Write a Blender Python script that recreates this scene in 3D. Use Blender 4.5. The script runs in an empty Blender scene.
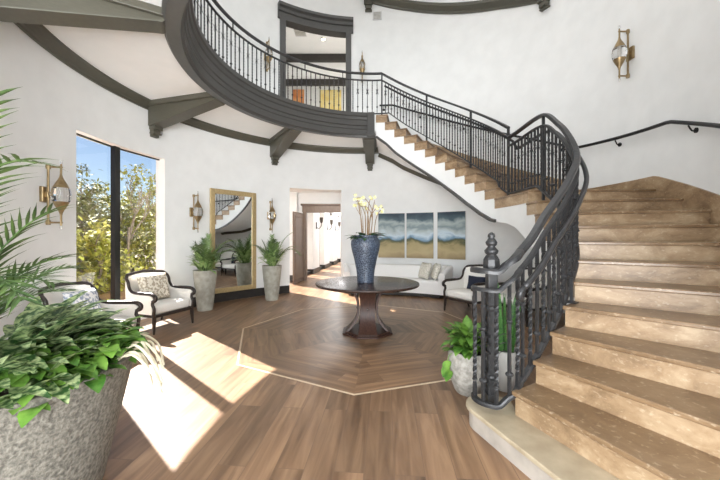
import bpy, bmesh, math, random
from mathutils import Vector, Matrix, noise as mnoise

# ---------------------------------------------------------------- camera, sky, sun, exposure
SC = bpy.context.scene
COL = SC.collection
PI = math.pi
EYE = 1.553
cam_d = bpy.data.cameras.new('camera')
cam = bpy.data.objects.new('camera', cam_d)
COL.objects.link(cam)
cam.location = (0, 0, EYE)
cam.rotation_euler = (PI / 2, 0, 0)
cam_d.sensor_width = 36
cam_d.lens = 16
cam_d.shift_y = -3 / 720
cam_d.clip_start = 0.05
cam_d.clip_end = 300
SC.camera = cam

SUN_H = Vector((0.751, -0.661, 0))
SUN_TAN = 0.738
world = bpy.data.worlds.new('sky')
SC.world = world
world.use_nodes = True
wn = world.node_tree.nodes
wl = world.node_tree.links
bg = wn['Background']
sky = wn.new('ShaderNodeTexSky')
sky.sky_type = 'NISHITA'
sky.sun_disc = False
sky.sun_elevation = math.atan(SUN_TAN)
sky.sun_rotation = math.atan2(-SUN_H.x, -SUN_H.y)
sky.air_density = 1.0
sky.dust_density = 0.3
sky.ozone_density = 4.0
wl.new(sky.outputs['Color'], bg.inputs['Color'])
bg.inputs['Strength'].default_value = 0.075

sun_d = bpy.data.lights.new('sun', 'SUN')
sun_d.energy = 25.0
sun_d.angle = 0.009
sun_d.color = (1.0, 0.95, 0.90)
sun = bpy.data.objects.new('sun', sun_d)
COL.objects.link(sun)
sun.rotation_euler = Vector((SUN_H.x, SUN_H.y, -SUN_TAN)).to_track_quat('-Z', 'Y').to_euler()


def area(name, loc, target, sx, sy, energy, color):
    d = bpy.data.lights.new(name, 'AREA')
    d.shape = 'RECTANGLE'
    d.size = sx
    d.size_y = sy
    d.energy = energy
    d.color = color
    o = bpy.data.objects.new(name, d)
    COL.objects.link(o)
    o.location = loc
    o.rotation_euler = (Vector(target) - Vector(loc)).to_track_quat('-Z', 'Y').to_euler()
    return o


area('entrance_fill', (-0.4, -2.9, 1.55), (-0.2, 5, 3.3), 4.6, 2.9, 620, (0.95, 0.98, 1.0))  # area lamp added in the unseen entrance, tilted up to brighten walls and soffit
area('upper_fill', (0.1, 5.1, 9.0), (0.1, 5.1, 0), 4.2, 4.2, 85, (0.98, 0.99, 1.0))  # area lamp added below the closed ceiling to light the upper walls
area('passage_light', (-0.9, 10.4, 2.85), (-0.9, 10.4, 0), 1.4, 1.2, 25, (0.97, 0.98, 1.0))
area('hall_fill', (-0.6, 17.0, 3.1), (-0.6, 17.0, 0), 1.4, 6.0, 160, (0.97, 0.98, 1.0))  # area lamp without a fixture, added to brighten the hall
pd = bpy.data.lights.new('upper_room_fill', 'POINT')  # unseen point lamp added behind the door jamb to brighten the upper room
pd.energy = 90
pd.shadow_soft_size = 0.15
pd.color = (1.0, 0.94, 0.86)
po_ = bpy.data.objects.new('upper_room_fill', pd)
COL.objects.link(po_)
po_.location = (0.5, 11.6, 6.4)

SC.view_settings.view_transform = 'Standard'
SC.view_settings.look = 'None'
SC.view_settings.gamma = 1
SC.view_settings.use_curve_mapping = False
SC.view_settings.exposure = 0.44

rnd = random.Random(7)

# ---------------------------------------------------------------- materials


def lin(c):
    r = []
    for v in c:
        v = v / 255.0
        r.append(v / 12.92 if v <= 0.04045 else ((v + 0.055) / 1.055) ** 2.4)
    return (r[0], r[1], r[2], 1)


def mat(name, col, rough=0.6, metal=0.0, col2=None, scale=6.0, bump=0.0, detail=4.0, stretch=None,
        lo=0.35, hi=0.65, spec=0.5, transm=0.0, ior=1.45, coat=0.0):
    m = bpy.data.materials.new(name)
    m.use_nodes = True
    nt = m.node_tree
    b = nt.nodes['Principled BSDF']
    b.inputs['Base Color'].default_value = lin(col)
    b.inputs['Roughness'].default_value = rough
    b.inputs['Metallic'].default_value = metal
    b.inputs['Specular IOR Level'].default_value = spec
    b.inputs['Transmission Weight'].default_value = transm
    b.inputs['IOR'].default_value = ior
    b.inputs['Coat Weight'].default_value = coat
    tc = nt.nodes.new('ShaderNodeTexCoord')
    mp = nt.nodes.new('ShaderNodeMapping')
    if stretch:
        mp.inputs['Scale'].default_value = stretch
    nt.links.new(tc.outputs['Object'], mp.inputs['Vector'])
    n = nt.nodes.new('ShaderNodeTexNoise')
    n.inputs['Scale'].default_value = scale
    n.inputs['Detail'].default_value = detail
    nt.links.new(mp.outputs['Vector'], n.inputs['Vector'])
    if col2:
        cr = nt.nodes.new('ShaderNodeValToRGB')
        cr.color_ramp.elements[0].position = lo
        cr.color_ramp.elements[1].position = hi
        cr.color_ramp.elements[0].color = lin(col)
        cr.color_ramp.elements[1].color = lin(col2)
        nt.links.new(n.outputs['Fac'], cr.inputs['Fac'])
        nt.links.new(cr.outputs['Color'], b.inputs['Base Color'])
    if bump:
        bp = nt.nodes.new('ShaderNodeBump')
        bp.inputs['Strength'].default_value = bump
        bp.inputs['Distance'].default_value = 0.02
        nt.links.new(n.outputs['Fac'], bp.inputs['Height'])
        nt.links.new(bp.outputs['Normal'], b.inputs['Normal'])
    return m


M = {}
M['wall'] = mat('white_plaster', (229, 230, 229), 0.75, col2=(234, 235, 234), scale=3)
M['ceiling'] = mat('white_ceiling_paint', (238, 240, 239), 0.8, col2=(242, 243, 242), scale=3)
M['trim'] = mat('olive_grey_paint', (78, 76, 66), 0.42, col2=(84, 82, 71), scale=14, stretch=(1, 1, 6))
M['fascia'] = mat('dark_grey_paint', (66, 65, 63), 0.38, col2=(72, 71, 69), scale=14, stretch=(1, 1, 6))
M['base'] = mat('black_baseboard_paint', (46, 43, 41), 0.4, col2=(52, 49, 46), scale=10)
M['iron'] = mat('wrought_iron', (48, 48, 49), 0.38, 0.3, col2=(58, 58, 59), scale=60, bump=0.05)
M['railtop'] = mat('iron_handrail', (54, 54, 55), 0.32, 0.35, col2=(62, 62, 63), scale=30)


def travertine(name, dark, mid, light, rough):
    m = bpy.data.materials.new(name)
    m.use_nodes = True
    nt = m.node_tree
    L = nt.links
    b = nt.nodes['Principled BSDF']
    tc = nt.nodes.new('ShaderNodeTexCoord')
    mp = nt.nodes.new('ShaderNodeMapping')
    mp.inputs['Scale'].default_value = (1, 1, 1.7)
    L.new(tc.outputs['Object'], mp.inputs['Vector'])
    n1 = nt.nodes.new('ShaderNodeTexNoise')
    n1.inputs['Scale'].default_value = 2.4
    n1.inputs['Detail'].default_value = 12
    n1.inputs['Roughness'].default_value = 0.68
    n1.inputs['Distortion'].default_value = 0.5
    L.new(mp.outputs['Vector'], n1.inputs['Vector'])
    c = nt.nodes.new('ShaderNodeValToRGB')
    e = c.color_ramp.elements
    e[0].position = 0.36
    e[0].color = lin(dark)
    e[1].position = 0.66
    e[1].color = lin(light)
    e.new(0.5).color = lin(mid)
    L.new(n1.outputs['Fac'], c.inputs['Fac'])
    n2 = nt.nodes.new('ShaderNodeTexNoise')
    n2.inputs['Scale'].default_value = 26
    n2.inputs['Detail'].default_value = 6
    L.new(mp.outputs['Vector'], n2.inputs['Vector'])
    c2 = nt.nodes.new('ShaderNodeValToRGB')
    c2.color_ramp.elements[0].position = 0.58
    c2.color_ramp.elements[1].position = 0.72
    L.new(n2.outputs['Fac'], c2.inputs['Fac'])
    mu = nt.nodes.new('ShaderNodeMath')
    mu.operation = 'MULTIPLY'
    L.new(c2.outputs['Color'], mu.inputs[0])
    L.new(n1.outputs['Fac'], mu.inputs[1])
    mx = nt.nodes.new('ShaderNodeMixRGB')
    mx.inputs['Color2'].default_value = lin((200, 182, 156))
    L.new(mu.outputs['Value'], mx.inputs['Fac'])
    L.new(c.outputs['Color'], mx.inputs['Color1'])
    L.new(mx.outputs['Color'], b.inputs['Base Color'])
    b.inputs['Roughness'].default_value = rough
    return m


M['travertine'] = travertine('travertine', (124, 100, 74), (156, 130, 100), (184, 161, 131), 0.42)
M['tread'] = travertine('travertine_tread', (104, 81, 58), (126, 101, 74), (147, 122, 94), 0.3)
M['palestone'] = mat('pale_travertine', (160, 145, 121), 0.35, col2=(186, 172, 148), scale=6, detail=8, lo=0.3, hi=0.7)
M['greystone'] = mat('pale_grey_travertine', (160, 152, 143), 0.4, col2=(180, 172, 162), scale=6, detail=8)
M['blackmetal'] = mat('black_window_metal', (13, 13, 14), 0.4, col2=(17, 17, 18), scale=10)
M['darkwood'] = mat('espresso_wood', (50, 32, 26), 0.45, col2=(72, 48, 38), scale=9, stretch=(6, 6, 0.6), detail=6, spec=0.35)
M['doorwood'] = mat('dark_door_wood', (92, 76, 64), 0.45, col2=(112, 94, 80), scale=9, stretch=(6, 6, 0.6), detail=6)
M['tablewood'] = mat('polished_espresso_wood', (44, 31, 26), 0.24, col2=(62, 45, 37), scale=9, stretch=(0.6, 6, 6), detail=6)
M['chairwood'] = mat('black_brown_chair_wood', (38, 31, 28), 0.3, col2=(56, 46, 40), scale=12, stretch=(3, 3, 3))
M['cream'] = mat('cream_upholstery', (232, 228, 220), 0.9, col2=(238, 235, 229), scale=90, bump=0.06)
M['white'] = mat('white_upholstery', (236, 234, 231), 0.9, col2=(241, 240, 238), scale=90, bump=0.05)
M['navy'] = mat('navy_fabric', (24, 30, 46), 0.85, col2=(32, 38, 56), scale=70)
M['beigepat'] = mat('taupe_patterned_fabric', (226, 218, 202), 0.9, col2=(172, 160, 140), scale=26, detail=2, lo=0.46, hi=0.54)
M['bluepat'] = mat('blue_grey_patterned_fabric', (232, 232, 232), 0.9, col2=(152, 162, 180), scale=24, detail=2, lo=0.48, hi=0.56)
M['leafpat'] = mat('ivory_sprigged_fabric', (222, 218, 206), 0.9, col2=(190, 186, 172), scale=30, detail=2, lo=0.5, hi=0.58)
M['goldframe'] = mat('antique_gold_wood', (168, 146, 104), 0.4, 0.25, col2=(190, 168, 124), scale=18, stretch=(4, 4, 1))
M['brass'] = mat('aged_brass', (158, 138, 104), 0.32, 0.75, col2=(138, 118, 86), scale=22)
M['glass'] = mat('clear_glass', (255, 255, 255), 0.02, transm=1.0, ior=1.45)
M['acrylic'] = mat('clear_acrylic', (250, 250, 250), 0.05, transm=0.8, ior=1.4)
M['concrete'] = mat('grey_concrete', (86, 83, 76), 0.92, col2=(132, 128, 118), scale=52, bump=0.45, detail=8)
M['stonepot'] = mat('tall_pot_stone', (150, 147, 135), 0.75, col2=(176, 173, 161), scale=9, bump=0.12, detail=7)
M['whitepot'] = mat('whitewashed_pot', (136, 132, 124), 0.8, col2=(176, 172, 164), scale=22, bump=0.3, detail=6)
M['ceramic'] = mat('white_ceramic', (206, 203, 196), 0.3, col2=(214, 211, 206), scale=5)
M['soil'] = mat('dark_soil', (50, 38, 28), 0.95, col2=(72, 56, 42), scale=40, bump=0.5)
M['palm'] = mat('palm_leaf', (50, 74, 36), 0.5, col2=(94, 118, 62), scale=7)
M['palm2'] = mat('young_palm_leaf', (88, 114, 56), 0.5, col2=(122, 150, 84), scale=9)
M['leaf'] = mat('bright_green_leaf', (54, 98, 30), 0.5, col2=(118, 158, 66), scale=9)
M['varieg'] = mat('variegated_leaf', (48, 84, 40), 0.5, col2=(176, 192, 138), scale=30, detail=4, lo=0.42, hi=0.62)
M['lime'] = mat('lime_leaf', (118, 150, 82), 0.5, col2=(176, 196, 132), scale=14)
M['darkleaf'] = mat('dark_orchid_leaf', (36, 62, 34), 0.35, col2=(56, 88, 48), scale=8)
M['snake'] = mat('snake_plant_leaf', (40, 84, 40), 0.4, col2=(92, 136, 70), scale=22, stretch=(1, 1, 3))
M['petal'] = mat('cream_orchid_petal', (222, 220, 178), 0.6, col2=(210, 206, 140), scale=20)
M['stem'] = mat('brown_orchid_stem', (128, 98, 62), 0.6, col2=(150, 120, 78), scale=20)
M['root'] = mat('pale_dry_root', (214, 204, 176), 0.8, col2=(228, 220, 196), scale=20)
M['mirror'] = mat('silvered_glass', (235, 238, 238), 0.01, 1.0)
M['border'] = mat('beige_inlay_tile', (196, 174, 146), 0.35, col2=(204, 184, 158), scale=20)
M['trunk'] = mat('grey_bark', (112, 100, 86), 0.9, col2=(136, 124, 108), scale=14, bump=0.3)
M['bush1'] = mat('yellow_green_leaf', (132, 138, 48), 0.8, col2=(164, 160, 72), scale=3)
M['bush2'] = mat('olive_leaf', (80, 88, 44), 0.8, col2=(118, 118, 66), scale=3)
M['ground'] = mat('sandy_ground', (92, 82, 58), 0.95, col2=(70, 70, 40), scale=1.6)
M['chrome'] = mat('chrome', (200, 200, 200), 0.15, 1.0)
M['grille'] = mat('pale_grey_grille', (196, 196, 196), 0.5, col2=(206, 206, 206), scale=10)
M['orange'] = mat('orange_canvas', (206, 116, 62), 0.7, col2=(226, 168, 110), scale=3)
M['yellow'] = mat('yellow_canvas', (232, 206, 120), 0.7, col2=(238, 226, 170), scale=3)
M['sconce_wall'] = mat('dark_bronze', (70, 62, 54), 0.4, 0.5, col2=(80, 72, 62), scale=10)


def emit(name, col, s):
    m = bpy.data.materials.new(name)
    m.use_nodes = True
    b = m.node_tree.nodes['Principled BSDF']
    b.inputs['Base Color'].default_value = lin(col)
    b.inputs['Emission Color'].default_value = lin(col)
    b.inputs['Emission Strength'].default_value = s
    return m


M['lamp'] = emit('warm_lamp', (255, 240, 214), 6)


def plank_mat():
    m = bpy.data.materials.new('wood_look_planks')
    m.use_nodes = True
    nt = m.node_tree
    L = nt.links
    b = nt.nodes['Principled BSDF']
    uv = nt.nodes.new('ShaderNodeUVMap')
    uv.uv_map = 'UVMap'
    br = nt.nodes.new('ShaderNodeTexBrick')
    br.offset = 0.37
    br.inputs['Scale'].default_value = 1.0
    br.inputs['Brick Width'].default_value = 1.2
    br.inputs['Row Height'].default_value = 0.2
    br.inputs['Mortar Size'].default_value = 0.0022
    br.inputs['Mortar Smooth'].default_value = 0.1
    br.inputs['Bias'].default_value = 0.0
    br.inputs['Color1'].default_value = (0, 0, 0, 1)
    br.inputs['Color2'].default_value = (1, 1, 1, 1)
    br.inputs['Mortar'].default_value = (0.5, 0.5, 0.5, 1)
    L.new(uv.outputs['UV'], br.inputs['Vector'])
    mp = nt.nodes.new('ShaderNodeMapping')
    mp.inputs['Scale'].default_value = (0.8, 8, 1)
    L.new(uv.outputs['UV'], mp.inputs['Vector'])
    # shift the grain from plank to plank
    ad = nt.nodes.new('ShaderNodeVectorMath')
    ad.operation = 'MULTIPLY_ADD'
    L.new(br.outputs['Color'], ad.inputs[0])
    ad.inputs[1].default_value = (17, 31, 5)
    L.new(mp.outputs['Vector'], ad.inputs[2])
    n = nt.nodes.new('ShaderNodeTexNoise')
    n.inputs['Scale'].default_value = 1.5
    n.inputs['Detail'].default_value = 7
    n.inputs['Distortion'].default_value = 0.6
    L.new(ad.outputs['Vector'], n.inputs['Vector'])
    cr = nt.nodes.new('ShaderNodeValToRGB')
    e = cr.color_ramp.elements
    e[0].position = 0.28
    e[0].color = lin((100, 75, 54))
    e[1].position = 0.72
    e[1].color = lin((154, 123, 94))
    mid = e.new(0.5)
    mid.color = lin((130, 101, 76))
    L.new(n.outputs['Fac'], cr.inputs['Fac'])
    hs = nt.nodes.new('ShaderNodeHueSaturation')
    mr = nt.nodes.new('ShaderNodeMapRange')
    mr.inputs['To Min'].default_value = 0.72
    mr.inputs['To Max'].default_value = 1.14
    L.new(br.outputs['Color'], mr.inputs['Value'])
    L.new(mr.outputs['Result'], hs.inputs['Value'])
    L.new(cr.outputs['Color'], hs.inputs['Color'])
    mx = nt.nodes.new('ShaderNodeMixRGB')
    mx.inputs['Color2'].default_value = lin((112, 88, 70))
    L.new(br.outputs['Fac'], mx.inputs['Fac'])
    L.new(hs.outputs['Color'], mx.inputs['Color1'])
    L.new(mx.outputs['Color'], b.inputs['Base Color'])
    b.inputs['Roughness'].default_value = 0.34
    bp = nt.nodes.new('ShaderNodeBump')
    bp.inputs['Strength'].default_value = 0.05
    L.new(n.outputs['Fac'], bp.inputs['Height'])
    L.new(bp.outputs['Normal'], b.inputs['Normal'])
    return m


M['plank'] = plank_mat()


def mosaic_mat():
    m = bpy.data.materials.new('blue_mosaic_glaze')
    m.use_nodes = True
    nt = m.node_tree
    L = nt.links
    b = nt.nodes['Principled BSDF']
    tc = nt.nodes.new('ShaderNodeTexCoord')
    v = nt.nodes.new('ShaderNodeTexVoronoi')
    v.feature = 'DISTANCE_TO_EDGE'
    v.inputs['Scale'].default_value = 34
    L.new(tc.outputs['Object'], v.inputs['Vector'])
    n = nt.nodes.new('ShaderNodeTexNoise')
    n.inputs['Scale'].default_value = 5
    L.new(tc.outputs['Object'], n.inputs['Vector'])
    c1 = nt.nodes.new('ShaderNodeValToRGB')
    c1.color_ramp.elements[0].position = 0.35
    c1.color_ramp.elements[0].color = lin((14, 20, 34))
    c1.color_ramp.elements[1].position = 0.7
    c1.color_ramp.elements[1].color = lin((32, 45, 68))
    L.new(n.outputs['Fac'], c1.inputs['Fac'])
    c2 = nt.nodes.new('ShaderNodeValToRGB')
    c2.color_ramp.elements[0].position = 0.05
    c2.color_ramp.elements[0].color = (1, 1, 1, 1)
    c2.color_ramp.elements[1].position = 0.12
    c2.color_ramp.elements[1].color = (0, 0, 0, 1)
    L.new(v.outputs['Distance'], c2.inputs['Fac'])
    mx = nt.nodes.new('ShaderNodeMixRGB')
    mx.inputs['Color2'].default_value = lin((98, 108, 122))
    L.new(c2.outputs['Color'], mx.inputs['Fac'])
    L.new(c1.outputs['Color'], mx.inputs['Color1'])
    L.new(mx.outputs['Color'], b.inputs['Base Color'])
    b.inputs['Roughness'].default_value = 0.45
    return m


M['mosaic'] = mosaic_mat()


def canvas_mat(name, seed):
    """abstract seascape: dark teal cloud on top, pale band, blue water, green line, ochre sand"""
    m = bpy.data.materials.new(name)
    m.use_nodes = True
    nt = m.node_tree
    L = nt.links
    b = nt.nodes['Principled BSDF']
    uv = nt.nodes.new('ShaderNodeUVMap')
    uv.uv_map = 'UVMap'
    sp = nt.nodes.new('ShaderNodeSeparateXYZ')
    L.new(uv.outputs['UV'], sp.inputs['Vector'])
    mp = nt.nodes.new('ShaderNodeMapping')
    mp.inputs['Location'].default_value = (seed * 3.7, seed * 1.3, 0)
    mp.inputs['Scale'].default_value = (0.9, 2.2, 1)
    L.new(uv.outputs['UV'], mp.inputs['Vector'])
    n = nt.nodes.new('ShaderNodeTexNoise')
    n.inputs['Scale'].default_value = 2.2
    n.inputs['Detail'].default_value = 5
    n.inputs['Distortion'].default_value = 0.5
    L.new(mp.outputs['Vector'], n.inputs['Vector'])
    ma = nt.nodes.new('ShaderNodeMath')
    ma.operation = 'MULTIPLY_ADD'
    ma.inputs[1].default_value = 0.36
    L.new(n.outputs['Fac'], ma.inputs[0])
    sb = nt.nodes.new('ShaderNodeMath')
    sb.operation = 'SUBTRACT'
    L.new(sp.outputs['Y'], sb.inputs[0])
    sb.inputs[1].default_value = 0.18
    L.new(sb.outputs['Value'], ma.inputs[2])
    cr = nt.nodes.new('ShaderNodeValToRGB')
    e = cr.color_ramp.elements
    e[0].position = 0.0
    e[0].color = lin((150, 132, 98))
    e[1].position = 1.0
    e[1].color = lin((38, 56, 70))
    for p, c in ((0.16, (182, 164, 124)), (0.29, (164, 150, 108)), (0.36, (96, 96, 62)), (0.40, (70, 82, 70)), (0.45, (120, 152, 178)),
                 (0.52, (196, 212, 222)), (0.6, (176, 188, 190)), (0.68, (124, 140, 144)), (0.76, (168, 180, 180)), (0.86, (70, 92, 102))):
        x = e.new(p)
        x.color = lin(c)
    L.new(ma.outputs['Value'], cr.inputs['Fac'])
    L.new(cr.outputs['Color'], b.inputs['Base Color'])
    b.inputs['Roughness'].default_value = 0.6
    return m


# ---------------------------------------------------------------- mesh helpers
class MB:
    def __init__(self):
        self.v = []
        self.f = []
        self.uv = {}

    def add(self, vs, fs):
        o = len(self.v)
        self.v += [tuple(p) for p in vs]
        self.f += [tuple(i + o for i in f) for f in fs]

    def box(self, c, s, rz=0.0, mtx=None):
        x, y, z = s[0] / 2, s[1] / 2, s[2] / 2
        vs = [Vector(p) for p in ((-x, -y, -z), (x, -y, -z), (x, y, -z), (-x, y, -z), (-x, -y, z), (x, -y, z), (x, y, z), (-x, y, z))]
        R = mtx if mtx else Matrix.Rotation(rz, 3, 'Z')
        vs = [R @ p + Vector(c) for p in vs]
        self.add(vs, [(3, 2, 1, 0), (4, 5, 6, 7), (0, 1, 5, 4), (1, 2, 6, 5), (2, 3, 7, 6), (3, 0, 4, 7)])

    def prism(self, poly, z0, z1):
        n = len(poly)
        ar = sum(poly[i][0] * poly[(i + 1) % n][1] - poly[(i + 1) % n][0] * poly[i][1] for i in range(n))
        if ar < 0:
            poly = poly[::-1]
        vs = [(p[0], p[1], z0) for p in poly] + [(p[0], p[1], z1) for p in poly]
        fs = [tuple(range(n - 1, -1, -1)), tuple(range(n, 2 * n))]
        fs += [(i, (i + 1) % n, n + (i + 1) % n, n + i) for i in range(n)]
        self.add(vs, fs)

    def lathe(self, prof, n=24, c=(0, 0, 0), cap=True):
        vs, fs = [], []
        for r, z in prof:
            for i in range(n):
                a = 2 * PI * i / n
                vs.append((c[0] + r * math.cos(a), c[1] + r * math.sin(a), c[2] + z))
        for j in range(len(prof) - 1):
            for i in range(n):
                k = (i + 1) % n
                fs.append((j * n + i, j * n + k, (j + 1) * n + k, (j + 1) * n + i))
        if cap:
            fs.append(tuple(range(n - 1, -1, -1)))
            fs.append(tuple(range((len(prof) - 1) * n, len(prof) * n)))
        self.add(vs, fs)

    def tube(self, pts, rad, n=8, cap=True):
        pts = [Vector(p) for p in pts]
        m = len(pts)
        if not isinstance(rad, (list, tuple)):
            rad = [rad] * m
        prev = None
        vs, fs = [], []
        for i in range(m):
            t = (pts[min(i + 1, m - 1)] - pts[max(i - 1, 0)])
            if t.length < 1e-9:
                t = Vector((0, 0, 1))
            t.normalize()
            if prev is None:
                u = Vector((0, 0, 1)) if abs(t.z) < 0.9 else Vector((1, 0, 0))
                u = (u - t * u.dot(t)).normalized()
            else:
                u = (prev - t * prev.dot(t))
                u = u.normalized() if u.length > 1e-6 else prev
            prev = u
            w = t.cross(u)
            for k in range(n):
                a = 2 * PI * k / n
                vs.append(pts[i] + (u * math.cos(a) + w * math.sin(a)) * rad[i])
        for i in range(m - 1):
            for k in range(n):
                q = (k + 1) % n
                fs.append((i * n + k, i * n + q, (i + 1) * n + q, (i + 1) * n + k))
        if cap:
            fs.append(tuple(range(n - 1, -1, -1)))
            fs.append(tuple(range((m - 1) * n, m * n)))
        self.add(vs, fs)

    def sweep(self, pts, prof, cap=True):
        """profile (side, up) carried along a path; side = horizontal right of travel"""
        pts = [Vector(p) for p in pts]
        m, n = len(pts), len(prof)
        vs, fs = [], []
        last = Vector((1, 0, 0))
        for i in range(m):
            t = pts[min(i + 1, m - 1)] - pts[max(i - 1, 0)]
            h = Vector((t.x, t.y, 0))
            if h.length < 1e-6:
                s = last
            else:
                h.normalize()
                s = Vector((h.y, -h.x, 0))
            last = s
            t.normalize()
            up = s.cross(t)
            if up.z < 0:
                up = -up
            for a, b in prof:
                vs.append(pts[i] + s * a + up * b)
        for i in range(m - 1):
            for k in range(n):
                q = (k + 1) % n
                fs.append((i * n + k, (i + 1) * n + k, (i + 1) * n + q, i * n + q))
        if cap:
            fs.append(tuple(range(n)))
            fs.append(tuple(range(m * n - 1, (m - 1) * n - 1, -1)))
        self.add(vs, fs)

    def ring(self, prof, c, a0, a1, n=48, cap=True, zf=None, rf=None):
        """closed (r,z) profile swept about a vertical axis from a0 to a1 degrees; zf(a) lifts it"""
        vs, fs = [], []
        k = len(prof)
        for i in range(n + 1):
            d = a0 + (a1 - a0) * i / n
            a = math.radians(d)
            dz = zf(d) if zf else 0
            dr = rf(d) if rf else 0
            for r, z in prof:
                r = r + (dr if r < 4.0 else 0)
                vs.append((c[0] + r * math.cos(a), c[1] + r * math.sin(a), z + dz))
        for i in range(n):
            for j in range(k):
                q = (j + 1) % k
                fs.append((i * k + j, i * k + q, (i + 1) * k + q, (i + 1) * k + j))
        if cap:
            fs.append(tuple(range(k - 1, -1, -1)))
            fs.append(tuple(range(n * k, n * k + k)))
        self.add(vs, fs)

    def leaf(self, p, d, up, L, W, droop=0.3, seg=4, fold=0.25, tip=1.0, shape=None):
        p = Vector(p)
        d = Vector(d).normalized()
        up = Vector(up)
        s = d.cross(up)
        if s.length < 1e-4:
            s = d.cross(Vector((1, 0, 0.3)))
        s.normalize()
        vs, fs = [], []
        q = p.copy()
        dd = d.copy()
        for i in range(seg + 1):
            t = i / seg
            if shape:
                w = W * shape(t)
            else:
                w = W * (math.sin(PI * min(1, t * 0.92 + 0.06) ** 0.8)) ** 0.9
            nn = s.cross(dd).normalized()
            vs += [q - s * w * 0.5 + nn * fold * w * 0.5, q, q + s * w * 0.5 + nn * fold * w * 0.5]
            q = q + dd * (L / seg)
            dd = (dd + Vector((0, 0, -droop / seg))).normalized()
        for i in range(seg):
            a = i * 3
            fs += [(a, a + 1, a + 4, a + 3), (a + 1, a + 2, a + 5, a + 4)]
        self.add(vs, fs)

    def pillow(self, c, w, h, t, mtx, n=12, pw=0.42):
        vs, fs = [], []
        c = Vector(c)
        for side in (1, -1):
            o = len(vs)
            for i in range(n + 1):
                for j in range(n + 1):
                    u, v = -1 + 2 * i / n, -1 + 2 * j / n
                    pinch = 1 - 0.07 * (1 - abs(u)) * abs(v) - 0.0
                    pv = 1 - 0.07 * (1 - abs(v)) * abs(u)
                    z = max(0.0, (1 - u ** 4) * (1 - v ** 4)) ** pw * t / 2
                    vs.append(c + mtx @ Vector((u * w / 2 * pv, side * z, v * h / 2 * pinch)))
            for i in range(n):
                for j in range(n):
                    a = o + i * (n + 1) + j
                    f = (a, a + n + 1, a + n + 2, a + 1)
                    fs.append(f if side > 0 else f[::-1])
        self.add(vs, fs)

    def build(self, name, m, parent=None, smooth=False, bevel=0.0, bseg=2, sub=0, weld=False, auto=None):
        me = bpy.data.meshes.new(name)
        vs = self.v
        me.from_pydata([tuple(p) for p in vs], [], self.f)
        if weld or sub:
            bm = bmesh.new()
            bm.from_mesh(me)
            bmesh.ops.remove_doubles(bm, verts=bm.verts, dist=1e-4)
            bm.to_mesh(me)
            bm.free()
        me.materials.append(m)
        if smooth:
            for p in me.polygons:
                p.use_smooth = True
            if auto:
                me.set_sharp_from_angle(angle=math.radians(auto))
        me.update()
        o = bpy.data.objects.new(name, me)
        COL.objects.link(o)
        if parent:
            o.parent = parent
        if bevel:
            b = o.modifiers.new('bevel', 'BEVEL')
            b.width = bevel
            b.segments = bseg
            b.limit_method = 'ANGLE'
        if sub:
            s = o.modifiers.new('subsurf', 'SUBSURF')
            s.levels = sub
            s.render_levels = sub
        return o


def tag(o, label, cat, group=None, kind=None):
    o['label'] = label
    o['category'] = cat
    if group:
        o['group'] = group
    if kind:
        o['kind'] = kind
    return o


def struct(o, label=None):
    o['kind'] = 'structure'
    if label:
        o['label'] = label
    return o


def thing(name, label, cat, loc=(0, 0, 0), rz=0.0, group=None):
    o = bpy.data.objects.new(name, None)
    o.empty_display_size = 0.1
    COL.objects.link(o)
    o.location = loc
    o.rotation_euler = (0, 0, rz)
    return tag(o, label, cat, group)


def copy_tree(o, parent=None):
    c = o.copy()
    COL.objects.link(c)
    if parent:
        c.parent = parent
    for ch in o.children:
        copy_tree(ch, c)
    return c


def smooth_path(pts, n=8):
    """Catmull-Rom"""
    P = [Vector(p) for p in pts]
    P = [P[0] * 2 - P[1]] + P + [P[-1] * 2 - P[-2]]
    out = []
    for i in range(1, len(P) - 2):
        for k in range(n):
            t = k / n
            a, b, c, d = P[i - 1], P[i], P[i + 1], P[i + 2]
            out.append(0.5 * ((2 * b) + (c - a) * t + (2 * a - 5 * b + 4 * c - d) * t * t + (3 * b - a - 3 * c + d) * t ** 3))
    out.append(P[-2])
    return out


def interp(tab, x):
    tab = sorted(tab)
    if x <= tab[0][0]:
        return tab[0][1]
    for (x0, y0), (x1, y1) in zip(tab, tab[1:]):
        if x <= x1:
            return y0 + (y1 - y0) * (x - x0) / (x1 - x0)
    return tab[-1][1]


# ---------------------------------------------------------------- the room
CX, CY = 0.1, 5.1
C = (CX, CY)
R = 4.3           # wall
RT = 0.24         # wall thickness
ZC = 4.14         # ceiling under the gallery
ZG = 4.54         # gallery floor
ZTOP = 9.2


def pol(r, a, z=0.0):
    t = math.radians(a)
    return Vector((CX + r * math.cos(t), CY + r * math.sin(t), z))


# floor: planks outside, mitred octagon in the middle
OC = Vector((0.12, 5.25))
OR = 2.12
OA = 265.1
ov = [Vector((OC.x + OR * math.cos(math.radians(OA + 45 * i)), OC.y + OR * math.sin(math.radians(OA + 45 * i)))) for i in range(8)]
fv, ff, fu = [], [], []
ang = math.radians(85.5)
ax = Vector((math.cos(ang), math.sin(ang)))
ay = Vector((-ax.y, ax.x))
for i in range(8):
    j = (i + 1) % 8
    o = len(fv)
    big = [OC + (ov[k] - OC) * 14 for k in (i, j)]
    q = [ov[i], big[0], big[1], ov[j]]
    fv += [(p.x, p.y, 0) for p in q]
    ff.append((o, o + 1, o + 2, o + 3))
    fu += [(p.dot(ax) + 0.3, p.dot(ay) + 50.06) for p in q]
    o = len(fv)
    e = (ov[j] - ov[i]).normalized()
    nn = Vector((-e.y, e.x))
    q = [ov[i], ov[j], OC]
    fv += [(p.x, p.y, 0) for p in q]
    ff.append((o, o + 1, o + 2))
    fu += [((p - ov[i]).dot(e) + i * 3.3 + 20, (p - ov[i]).dot(nn) + 60.0) for p in q]
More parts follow.
